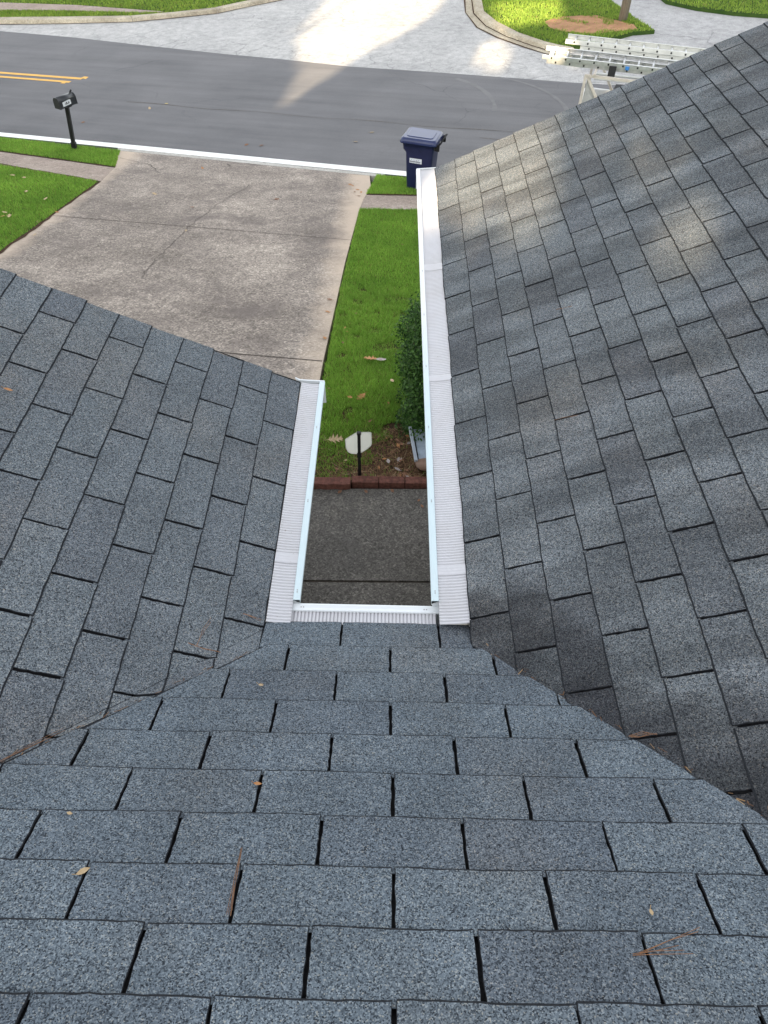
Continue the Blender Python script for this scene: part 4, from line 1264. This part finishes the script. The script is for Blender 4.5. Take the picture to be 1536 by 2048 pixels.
# ------------------------------------------------------------------ work truck with ladders
ALX = RL.normalized()
def tp(al, ac, z):
    """metres along / across the street, absolute height"""
    p = st(al, ac); return Vector((p.x, p.y, z))
ZR = -4.92
def truck():
    root = empty("work_truck", tp(6.3, 2.27, ZR))
    tag(root, "white work pickup with ladder rack parked on the street behind the roof edge", "truck")
    O = root.location
    def P(al, ac, z): return tp(al, ac, ZR + z) - O
    white = simple("white_truck_paint", (.72, .72, .70), 0.3, 0.5, 0.04, 3)
    grey = simple("light_grey_panel", (.40, .40, .385), 0.5, 0.4, 0.12, 9)
    beige = simple("rack_tube_beige", (.55, .50, .43), 0.45, 0.4, 0.1, 9)
    dark = simple("truck_bed_liner", (.03, .03, .032), 0.8, 0.3, 0.3, 8)
    rub = simple("tyre_rubber", (.015, .015, .016), 0.85, 0.2, 0.2, 30)
    glass = MAT["glass"]
    n0, n1 = 1.33, 3.20
    # side profile of the cab and bed as lofted sections across the width
    def prof_body(mb, prof, a0, a1, inset_top=0.0):
        A = [mb.vert(P(al, a0 + (inset_top if z > 1.1 else 0), z)) for al, z in prof]
        B = [mb.vert(P(al, a1 - (inset_top if z > 1.1 else 0), z)) for al, z in prof]
        n = len(prof)
        mb.face(A[::-1]); mb.face(B)
        for i in range(n): mb.face((A[i], A[(i + 1) % n], B[(i + 1) % n], B[i]))
    mb = MB()
    prof_body(mb, [(5.9, .45), (9.1, .45), (9.15, .95), (8.9, 1.10), (7.75, 1.18), (7.2, 1.78), (6.05, 1.80), (5.9, 1.12)], n0, n1, 0.16)
    bevel(mb.build("cab", white, root), 0.05, 3)
    mb = MB()
    for a0, a1 in ((n0, n0 + .07), (n1 - .07, n1)): prof_body(mb, [(3.55, .55), (5.85, .55), (5.85, 1.12), (3.55, 1.12)], a0, a1)
    bevel(mb.build("bed_side", white, root), 0.02)
    mb = MB(); prof_body(mb, [(3.55, .52), (5.85, .52), (5.85, .60), (3.55, .60)], n0 + .07, n1 - .07); mb.build("bed_floor", dark, root)
    mb = MB(); prof_body(mb, [(3.50, .58), (3.55, .58), (3.55, 1.10), (3.50, 1.10)], n0 + .02, n1 - .02); bevel(mb.build("tailgate", white, root), 0.01)
    mb = MB()
    mb.poly([P(6.25, n0 + .11, 1.22), P(7.45, n0 + .11, 1.22), P(7.1, n0 + .145, 1.66), P(6.25, n0 + .145, 1.66)])
    mb.poly([P(5.93, n0 + .2, 1.22), P(5.93, n1 - .2, 1.22), P(6.0, n1 - .25, 1.66), P(6.0, n0 + .25, 1.66)])
    mb.build("window", glass, root)
    for al in (4.45, 8.25):
        for ac, s in ((n0 + .02, -1), (n1 - .02, 1)):
            mb = MB(); mb.tube([P(al, ac - .12 * (s < 0) * -1 - (.12 if s > 0 else 0), .36), P(al, ac + (.12 if s > 0 else -.0) - .02, .36)], 0.36, 28)
            w = mb.build("wheel", rub, root)
            mb = MB(); mb.tube([P(al, ac + s * .0, .36), P(al, ac + s * .03, .36)], 0.2, 18); mb.build("rim", grey, w)
    # rack: rear post and slanting brace with a light panel between them
    mb = MB()
    HR = 1.86
    for ac in (n0 + .07, n1 - .05):
        mb.bar(P(3.57, ac, .9), P(3.57, ac, HR), 0.05, 0.05)
        mb.bar(P(3.60, ac, HR), P(4.15, ac, 1.10), 0.05, 0.05)
        mb.bar(P(3.55, ac, HR), P(8.2, ac, HR), 0.05, 0.05)
        mb.bar(P(6.0, ac, 1.0), P(6.0, ac, HR), 0.05, 0.05)
    for al in (3.75, 5.7, 8.0): mb.bar(P(al, n0, HR + .045), P(al, n1, HR + .045), 0.05, 0.04)
    mb.build("ladder_rack", beige, root)
    mb = MB()
    mb.poly([P(3.59, n0 + .09, 1.1), P(4.10, n0 + .09, 1.1), P(3.62, n0 + .09, HR - .04)])
    mb.poly([P(3.62, n0 + .095, HR - .04), P(4.10, n0 + .095, 1.1), P(3.59, n0 + .095, 1.1)])
    mb.build("side_panel", grey, root)
    # load in the bed
    mb = MB(); prof_body(mb, [(4.15, .6), (5.6, .6), (5.6, 1.22), (4.15, 1.22)], n0 + .1, n0 + .75)
    bevel(mb.build("tool_chest", white, root), 0.02)
    mb = MB(); prof_body(mb, [(4.0, .6), (5.6, .6), (5.5, 1.35), (4.2, 1.30)], n0 + .95, n1 - .2); mb.build("tarp", dark, root)
    mb = MB()
    mb.tube([P(3.7, n1 - .5, 1.55), P(4.9, n1 - .55, 1.58)], .03, 8); mb.tube([P(3.72, n0 + .8, 1.62), P(5.4, n0 + .9, 1.62)], .035, 8)
    mb.build("pipe", white, root)
    return HR
HR = truck()
fib = simple("white_fibreglass_rail", (.66, .66, .61), 0.4, 0.4, 0.08, 9)
alu = NT("aluminium_rail", 0.34, 0.5)
alu.b.inputs["Metallic"].default_value = 0.6
v = alu.coord(); alu.color(alu.ramp(alu.noise(v, 12, 4), [(0.3, (.48, .49, .49)), (0.7, (.64, .64, .63))])); alu = alu.mat
hole = simple("dark_rung_end", (.03, .03, .03), 0.7, 0.2, 0.2, 20)
blue = simple("blue_tape", (.05, .22, .55), 0.5, 0.3, 0.1, 20)
def ladder(al0, al1, ac0, ac1, z, tilt, rail_m, rung_m, label, h=0.085, shift=0.0, extras=False):
    c = tp((al0 + al1) / 2, (ac0 + ac1) / 2, z)
    root = empty("extension_ladder", c)
    tag(root, label, "ladder", "ladders on the truck rack")
    n_ = RN; a_ = Vector((RL.x, RL.y, 0)).normalized()
    slope = 0.0
    def P(al, ac, dz):
        return tp(al, ac, z + dz + (ac - (ac0 + ac1) / 2) * math.tan(tilt)) - c
    for lay in range(2):
        dz = 0.045 + lay * (h + 0.012)
        s0 = al0 + (0.0 if lay else shift); s1 = al1 - (0.25 if lay else 0)
        ins = 0.03 if lay == 0 else 0.0
        for ac in (ac0 + ins, ac1 - ins):
            mb = MB()
            mb.bar(P(s0, ac, dz), P(s1, ac, dz), 0.008, h)
            for zz in (-h / 2 + .004, h / 2 - .004): mb.bar(P(s0, ac + (.014 if ac < (ac0 + ac1) / 2 else -.014), dz + zz), P(s1, ac + (.014 if ac < (ac0 + ac1) / 2 else -.014), dz + zz), 0.03, 0.008)
            r = mb.build("rail", rail_m, root)
            if ac < (ac0 + ac1) / 2:
                a = s0 + 0.2
                while a < min(s1 - 0.05, s0 + 3.4):
                    mb = MB()
                    mb.tube([P(a, ac - .002, dz), P(a, ac - .012, dz)], 0.020, 10)
                    mb.build("rung_end", hole, r)
                    a += 0.3048
        a = s0 + 0.2
        while a < s1 - 0.05:
            mb = MB()
            mb.tube([P(a, ac0 + ins, dz), P(a, ac1 - ins, dz)], 0.02, 10)
            mb.build("rung", rung_m, root)
            a += 0.3048
    if extras:
        mb = MB(); mb.bar(P(al0 + 1.45, ac0 - .02, .01), P(al0 + 1.6, ac0 - .02, .01), 0.06, 0.22); mb.build("rung_lock", hole, root)
        mb = MB(); mb.bar(P(al0 + 1.78, ac0 - .02, .11), P(al0 + 1.86, ac0 - .02, .11), 0.03, 0.06); mb.build("tape", blue, root)
ladder(2.88, 8.2, 2.86, 3.30, ZR + HR + 0.06, 0.0, fib, alu, "white extension ladder with dark rung ends on the far side of the truck rack", h=0.088, shift=0.35)
ladder(2.56, 8.0, 1.66, 2.14, ZR + HR + 0.07, R(6), alu, alu, "silver extension ladder with open rungs on the near side of the truck rack", h=0.075, shift=0.1, extras=True)

# ------------------------------------------------------------------ fallen leaves and pine needles
def leaf_mat(name, a, b):
    t = NT(name, 0.75, 0.2)
    v = t.coord()
    t.color(t.mix(t.ramp(t.noise(v, 60, 4), [(0.35, 0.0), (0.65, 1.0)]), a, b))
    return t.mat
LM_ = [leaf_mat("dry_leaf_orange", (.36, .16, .06), (.50, .26, .12)), leaf_mat("dry_leaf_tan", (.42, .30, .17), (.55, .42, .26)), leaf_mat("dry_leaf_brown", (.17, .085, .05), (.28, .15, .09)), leaf_mat("grey_leaf", (.34, .29, .27), (.44, .38, .36)), leaf_mat("yellow_leaf", (.55, .42, .10), (.62, .50, .2))]
def leaf_mesh(kind, L):
    mb = MB()
    if kind == "oak":
        prof = [(0, .02), (.12, .03), (.2, .24), (.26, .06), (.42, .36), (.47, .07), (.66, .32), (.70, .06), (.86, .20), (.90, .05), (1.0, 0.0)]
    else:
        prof = [(0, .02), (.15, .14), (.35, .24), (.6, .24), (.8, .14), (1.0, 0.0)]
    cu = rnd.uniform(.1, .35)
    def P(x, y):
        return ((x - .5) * L, y * L, (cu * (y * 2) ** 2 + .25 * cu * (x - .5) ** 2 * 4) * L * 0.6 + 0.004 + rnd.uniform(0, .006) * L)
    mid = [mb.vert(P(x, 0)) for x, _ in prof]
    lf = [mb.vert(P(x + (0.05 if kind == "oak" and w > .15 else 0), w)) for x, w in prof]
    rt = [mb.vert(P(x + (0.05 if kind == "oak" and w > .15 else 0), -w * rnd.uniform(.8, 1.1))) for x, w in prof]
    for i in range(len(prof) - 1):
        mb.face((mid[i], mid[i + 1], lf[i + 1], lf[i]), 0, True); mb.face((rt[i], rt[i + 1], mid[i + 1], mid[i]), 0, True)
    a, b = P(0, 0), (-.72 * L, rnd.uniform(-.06, .06) * L, 0.01)
    mb.tube([a, b], .008 * L + .0006, 4)
    return mb
def leaf(x, y, zf, kind, L, m, label, group=None, nrm=(0, 0, 1), rz=None, lift=0.01):
    mb = leaf_mesh(kind, L)
    o = mb.build("fallen_leaf", LM_[m])
    q = Vector((0, 0, 1)).rotation_difference(Vector(nrm))
    o.rotation_mode = 'QUATERNION'
    from mathutils import Quaternion, Euler
    o.rotation_quaternion = q @ Euler((rnd.uniform(-.25, .25), rnd.uniform(-.25, .25), rz if rz is not None else rnd.uniform(0, 6.28))).to_quaternion()
    o.location = (x, y, zf(x, y) + lift)
    tag(o, label, "leaf", group)
    return o
GL = "scattered dry leaves on the lawn by the walk"
leaf(-0.23, 5.96, z_slope, "oak", .20, 0, "largest orange oak leaf lying on the middle of the lawn strip", rz=2.9, lift=.05)
leaf(-0.10, 5.93, z_slope, "round", .15, 3, "grey oval leaf touching the largest orange oak leaf on the lawn", rz=0.4, lift=.05)
leaf(-0.55, 4.12, z_slope, "oak", .18, 1, "pale tan lobed leaf on the grass left of the yard sign", rz=0.3, lift=.04)
leaf(-0.31, 5.02, z_slope, "oak", .14, 0, "orange lobed leaf on the grass above the yard sign", lift=.04)
leaf(-0.44, 5.0, z_slope, "round", .07, 0, "small orange leaf edge on in the grass left of an orange lobed leaf", lift=.04)
leaf(0.04, 5.40, z_slope, "round", .08, 1, "pale tan oval leaf on the grass beside the dark shrub", lift=.05)
for i, (x, y) in enumerate([(-.61, 6.42), (-.61, 6.88), (-.57, 6.76), (-.48, 7.36), (-.2, 4.5), (-.42, 3.75), (.0, 4.9), (-.7, 5.2), (.1, 6.3), (-.5, 3.6), (0.2, 10.4)]):
    leaf(x, y, z_slope, rnd.choice(["oak", "round"]), rnd.uniform(.035, .065), rnd.choice([0, 2, 2, 1]), "small dry leaf scattered on the lawn strip behind the red edging", GL, lift=.035)
for i in range(46):
    a = rnd.uniform(0, 6.28); r_ = rnd.random() ** .6
    x, y = 0.20 + .32 * r_ * math.cos(a), 3.85 + .52 * r_ * math.sin(a)
    if y < 3.5: y = 3.5 + rnd.random() * .05
    leaf(x, y, z_slope, rnd.choice(["oak", "round"]), rnd.uniform(.03, .08), rnd.choice([0, 2, 2, 2, 3]), "brown dry leaf in the litter on bare soil near the garden box", "leaf litter beside the garden box", lift=.015 + .02 * rnd.random())
for i, (x, y) in enumerate([(.05, 3.32), (.3, 3.2), (.33, 3.13), (-.45, 3.29), (-.2, 3.30)]):
    leaf(x, y, lambda x, y: -2.947, "round", rnd.uniform(.04, .065), 2, "small brown leaf lying on the dark walk slab in front of the edging", "leaves on the dark walk slab", lift=.004)
for i, (x, y) in enumerate([(-7.21, 11.51), (-8.12, 14.31), (-7.39, 11.72), (-7.31, 11.47), (-8.46, 14.5), (-7.6, 13.2), (-7.0, 12.7), (-7.9, 11.9)]):
    leaf(x, y, z_slope, "oak", rnd.uniform(.10, .16), rnd.choice([0, 1, 1]), "dry oak leaf on the left front lawn beside the driveway", "dry leaves on the left lawn", lift=.05)
for i, (x, y) in enumerate([(-3.99, 12.49), (-4.5, 15.71), (-6.36, 10.58), (-6.5, 11.95), (-.89, 7.91), (-.89, 7.46), (-.86, 6.6), (-.93, 14.51), (-.75, 14.1), (-.66, 13.9), (-.87, 14.42), (-3.76, 10.99), (-2.4, 13.2), (-5.0, 13.4), (-.7, 13.6), (-.8, 13.9), (-6.55, 12.9), (-6.6, 11.3)]):
    leaf(x, y, z_slope, rnd.choice(["oak", "round"]), rnd.uniform(.08, .13), rnd.choice([0, 0, 1, 2]), "dry leaf lying on the concrete driveway", "dry leaves on the driveway", lift=.006)
for i, p in enumerate([st(-8.2, 3.25), st(-8.5, 2.8), st(-4.5, 0.9), st(-4.1, 0.95), st(-1.8, 1.7), st(-1.6, 2.4), st(-9.8, 1.4)]):
    leaf(p.x, p.y, z_street, "round", .14, [4, 1, 2, 2, 1, 1, 2][i], "dry leaf lying on the dark asphalt street", "dry leaves on the street", lift=.006)
V_ = []
for i in range(1500):
    a = rnd.uniform(0, 6.28); r_ = rnd.random() ** .6
    x, y = (.12 + .42 * r_ * math.cos(a), 3.80 + .60 * r_ * math.sin(a)) if i < 1000 else (rnd.uniform(-.8, .5), 3.45 + abs(rnd.gauss(0, .35)))
    if y < 3.46: y = 3.46 + rnd.random() * .05
    b = rnd.uniform(0, 6.28); L = rnd.uniform(.02, .075); w = rnd.uniform(.0012, .003)
    z = z_slope(x, y) + rnd.uniform(.004, .03); dz = rnd.uniform(-.012, .012)
    d, q = Vector((math.cos(b) * L, math.sin(b) * L, dz)), Vector((-math.sin(b) * w, math.cos(b) * w, 0))
    p = Vector((x, y, z))
    V_ += [p - d - q, p - d + q, p + d + q * .5, p + d - q * .5]
t = NT("dry_straw", 0.9, 0.1)
t.color(t.ramp(t.island(), [(0.0, (.07, .04, .025)), (0.5, (.17, .095, .055)), (0.9, (.30, .19, .10)), (1.0, (.42, .32, .2))]))
t_straw = t.mat
tag(raw_mesh("leaf_litter", [tuple(p) for p in V_], 4, [t.mat]), kind="stuff")
NM, NLW, NRW = (0, sp, cp), (sp, 0, cp), (-sp, 0, cp)
zmain = lambda x, y: -y * sp / cp
zleft = lambda x, y: (W_L - x) * sp / cp
zright = lambda x, y: (x - W_R) * sp / cp
leaf(-1.278, .597, zleft, "round", .030, 0, "pinkish brown curled leaf on the left roof slope", nrm=NLW, rz=0.3, lift=.009)
leaf(-.36, -.294, zmain, "oak", .018, 1, "tiny tan leaf scrap on the main slope near the notch", nrm=NM, lift=.010)
leaf(.491, -.886, zmain, "round", .016, 1, "tiny tan leaf scrap on the lower right of the main slope", nrm=NM, lift=.010)
leaf(-.309, -.615, zmain, "round", .020, 0, "orange leaf scrap caught in a slot of the main slope", nrm=NM, lift=.008)
leaf(-.612, -.828, zmain, "round", .028, 1, "pale split leaf scrap in a slot at the lower left", nrm=NM, lift=.008)
leaf(-.70, -.70, zmain, "round", .014, 1, "small pale leaf scrap in a slot near the left valley", nrm=NM, lift=.008)
needle_m = [leaf_mat("pine_needle_brown", (.20, .105, .06), (.30, .17, .10)), leaf_mat("pine_needle_orange", (.27, .135, .07), (.36, .19, .10))]
def needles(pts, zf, nrm, m, label, n=3, spread=.012, th=.00055):
    mb = MB()
    c = Vector((pts[0][0], pts[0][1], zf(*pts[0])))
    N = Vector(nrm)
    for k in range(n):
        P = []
        for i, (x, y) in enumerate(pts):
            x += rnd.uniform(-1, 1) * spread * (i / max(1, len(pts) - 1) + .2); y += rnd.uniform(-1, 1) * spread * (i / max(1, len(pts) - 1) + .2)
            P.append(Vector((x, y, zf(x, y))) + N * (.0085 + rnd.uniform(0, .004)) - c)
        mb.tube(P, th, 5)
    o = mb.build("pine_needles", needle_m[m]); o.location = c
    tag(o, label, "pine needles")
needles([(-.577, -.153), (-.568, -.10), (-.548, -.055)], lambda x, y: max(zmain(x, y), zleft(x, y)), NLW, 1, "faint orange pine needles on the left slope above the valley corner", 2, .010)
needles([(-.60, -.150), (-.56, -.153), (-.513, -.160)], lambda x, y: max(zmain(x, y), zleft(x, y)), NLW, 1, "pine needles lying in a shingle slot at the top of the left valley", 3, .006)
needles([(-.95, -.585), (-.88, -.515), (-.83, -.465)], lambda x, y: max(zmain(x, y), zleft(x, y)), NLW, 0, "long brown pine needles lying along the left valley", 3, .006, .0005)
needles([(-.470, -.006), (-.44, -.010), (-.412, -.012)], lambda x, y: max(zmain(x, y), zleft(x, y)), NLW, 1, "rusty pine needles in the slot beside the left gutter corner", 3, .006)
needles([(-.311, -.775), (-.309, -.84), (-.306, -.905)], zmain, NM, 0, "bundle of brown pine needles along a slot of the main slope", 5, .005)
needles([(.442, -.961), (.50, -.936), (.567, -.911)], zmain, NM, 1, "orange pine needle fan crossing a slot at lower right", 2, .010)
needles([(.430, -.962), (.47, -.958), (.53, -.953)], zmain, NM, 1, "orange pine needles lying level across a slot at lower right", 3, .010)
needles([(.606, -.448), (.63, -.450), (.657, -.447)], lambda x, y: max(zmain(x, y), zright(x, y)), NRW, 1, "knot of orange pine needles in the right valley slot", 4, .012)
needles([(.594, .760), (.63, .758), (.672, .751)], zright, NRW, 0, "brown pine needles in a slot low on the right slope", 2, .004)
needles([(.69, 1.42), (.72, 1.415), (.75, 1.41)], zright, NRW, 1, "orange pine needle in a slot halfway up the right slope", 2, .004)

V_ = []
for i in range(80):
    yy = rnd.uniform(.10, .75); k = rnd.random()
    if i % 2:
        x, nrm, zf = -0.233 - 1.213 * yy - abs(rnd.gauss(0, .012)), NLW, lambda x, y: max(zmain(x, y), zleft(x, y)) + .006
        dd = Vector((-1.2, -1, 0)).normalized()
    else:
        x, nrm, zf = W_R + yy + abs(rnd.gauss(0, .010)) + .004, NRW, lambda x, y: max(zmain(x, y), zright(x, y)) + .006
        dd = Vector((1, -1, 0)).normalized()
    b = rnd.gauss(0, .5); L = rnd.uniform(.003, .012); w = rnd.uniform(.0005, .0012)
    d = Vector((dd.x * math.cos(b) - dd.y * math.sin(b), dd.x * math.sin(b) + dd.y * math.cos(b), 0)); q = Vector((-d.y, d.x, 0)) * w
    y = -yy
    P_ = [Vector((x, y, 0)) - d * L - q, Vector((x, y, 0)) - d * L + q, Vector((x, y, 0)) + d * L + q, Vector((x, y, 0)) + d * L - q]
    V_ += [(p.x, p.y, zf(p.x, p.y)) for p in P_]
tag(raw_mesh("valley_litter", V_, 4, [t_straw]), kind="stuff")

# ------------------------------------------------------------------ unseen trees behind the house
# Placed to block the low sun; crowns are cut open to shape its patches.
E1 = Vector((math.cos(SUN_AZ), -math.sin(SUN_AZ), 0))
E2 = TO_SUN.cross(E1)
STREAK = [(-3.14, 21.29), (-2.93, 22.71), (-2.65, 24.68), (-3.32, 27.36), (-2.41, 29.53), (-1.2, 32.34), (-1.1, 36.5), (2.94, 36), (1.76, 31.86), (0.83, 28.71), (-0.32, 26.65), (-1.21, 25.32), (-1.56, 24.13), (-2.25, 22.63), (-2.55, 21.22)]
PATCH = [(2.77, 25.09), (3.1, 25.72), (3.48, 25.44), (3.58, 24.44), (3.37, 23.44), (2.99, 23.23), (2.74, 23.92)]
LAWNSUN = [(3.69, 31.2), (5.09, 31.1), (6.19, 30.9), (6.06, 28.5), (5.09, 27.84), (3.86, 27.69)]
ROOFS = [[(.349, 3.27, .092), (.628, 3.292, .221), (.938, 3.3, .365), (.80, 2.75, .30), (.60, 2.62, .20), (.40, 2.85, .11)],
         [(1.04, 2.75, .412), (1.14, 2.70, .458), (1.17, 2.2, .47), (1.06, 2.05, .42)],
         [(1.20, 2.30, .486), (1.30, 2.1, .53), (1.31, 1.50, .537), (1.22, 1.52, .495)]]
LADS = [[tuple(tp(2.2, 1.6, -2.95)), tuple(tp(2.9, 1.6, -2.95)), tuple(tp(3.2, 3.3, -2.95)), tuple(tp(2.5, 3.3, -2.95))]]
gaps = []
for poly in (STREAK, PATCH, LAWNSUN):
    gaps.append([(Vector((x, y, z_street(x, y))).dot(E1), Vector((x, y, z_street(x, y))).dot(E2)) for x, y in poly])
for poly in ROOFS + LADS:
    gaps.append([(Vector(p).dot(E1), Vector(p).dot(E2)) for p in poly])
def widen(g, d):
    c = Vector((sum(p[0] for p in g) / len(g), sum(p[1] for p in g) / len(g)))
    return [tuple(Vector(p) + (Vector(p) - c).normalized() * d) for p in g]
gaps = [widen(g, (0.34, 0.28, 0.2, 0.36, 0.34, 0.38, 0.2)[k]) for k, g in enumerate(gaps)]
def tree(x, y, h, r, label, n=20000, low=0.08, size=0.26):
    root = empty("tree", (x, y, -3.2))
    tag(root, label, "tree", "unseen trees placed behind the house to block the sun")
    cs, rs = [], []
    for k in range(34):
        a = rnd.uniform(0, 6.28); f = rnd.uniform(low, 1.0)
        env = r * math.sqrt(max(0.05, 1 - ((f - 0.5) / 0.62) ** 2))
        rr = env * math.sqrt(rnd.random()) * 0.85
        q = rnd.uniform(0.22, 0.42) * r
        cs.append((rr * math.cos(a), rr * math.sin(a), f * h)); rs.append((q, q, q * 0.8))
    q, p = leaf_cloud(n, cs, rs, size, 0.6, 0.5)
    wp = p + np.array([x, y, -3.2])
    e1, e2 = wp @ np.array(E1), wp @ np.array(E2)
    keep = np.ones(len(p), bool)
    for g in gaps: keep &= ~in_poly(e1, e2, g)
    raw_mesh("crown", q[keep].reshape(-1, 3), 4, [MAT["leaf_tree"]], parent=root)
    mb = MB()
    mb.tube([(0, 0, -0.4), (0.1, 0, h * 0.3), (0, 0.1, h * 0.75)], [0.3, 0.22, 0.08], 10)
    for k in range(7):
        a = rnd.uniform(0, 6.28); z0 = h * rnd.uniform(.2, .6)
        mb.tube([(0, 0, z0), (r * .35 * math.cos(a), r * .35 * math.sin(a), z0 + h * .1), (r * .7 * math.cos(a), r * .7 * math.sin(a), z0 + h * .22)], [0.12, 0.08, 0.03], 6)
    mb.build("trunk", MAT["bark"], root)
LB = "unseen leafy tree placed behind the house to shade the street"
for (x, y, h, r) in [(5.5, -22, 17, 4.6), (-1, -21, 18, 4.8), (-7.5, -22.5, 19, 5.0), (-14, -21, 18, 4.8), (-20.5, -22, 19, 5.0), (-27, -21, 18, 4.8), (-33.5, -22, 18, 5.0), (-40, -21, 18, 5.0),
                     (2, -30, 20, 5.0), (-5, -31, 21, 5.2), (-12, -30, 21, 5.0), (-19, -31, 21, 5.2), (-26, -30, 21, 5.0), (-33, -31, 21, 5.2), (-40, -30, 21, 5.2), (9, -30, 20, 5), (6, -14.5, 11, 4), (0.5, -15, 11.5, 4), (-5, -14.5, 11, 4), (-10.5, -15, 12, 4.2), (-16, -14.5, 11, 4), (-21.5, -15, 12, 4.2), (-27, -15, 12, 4.2)]:
    tree(x, y, h, r, LB)
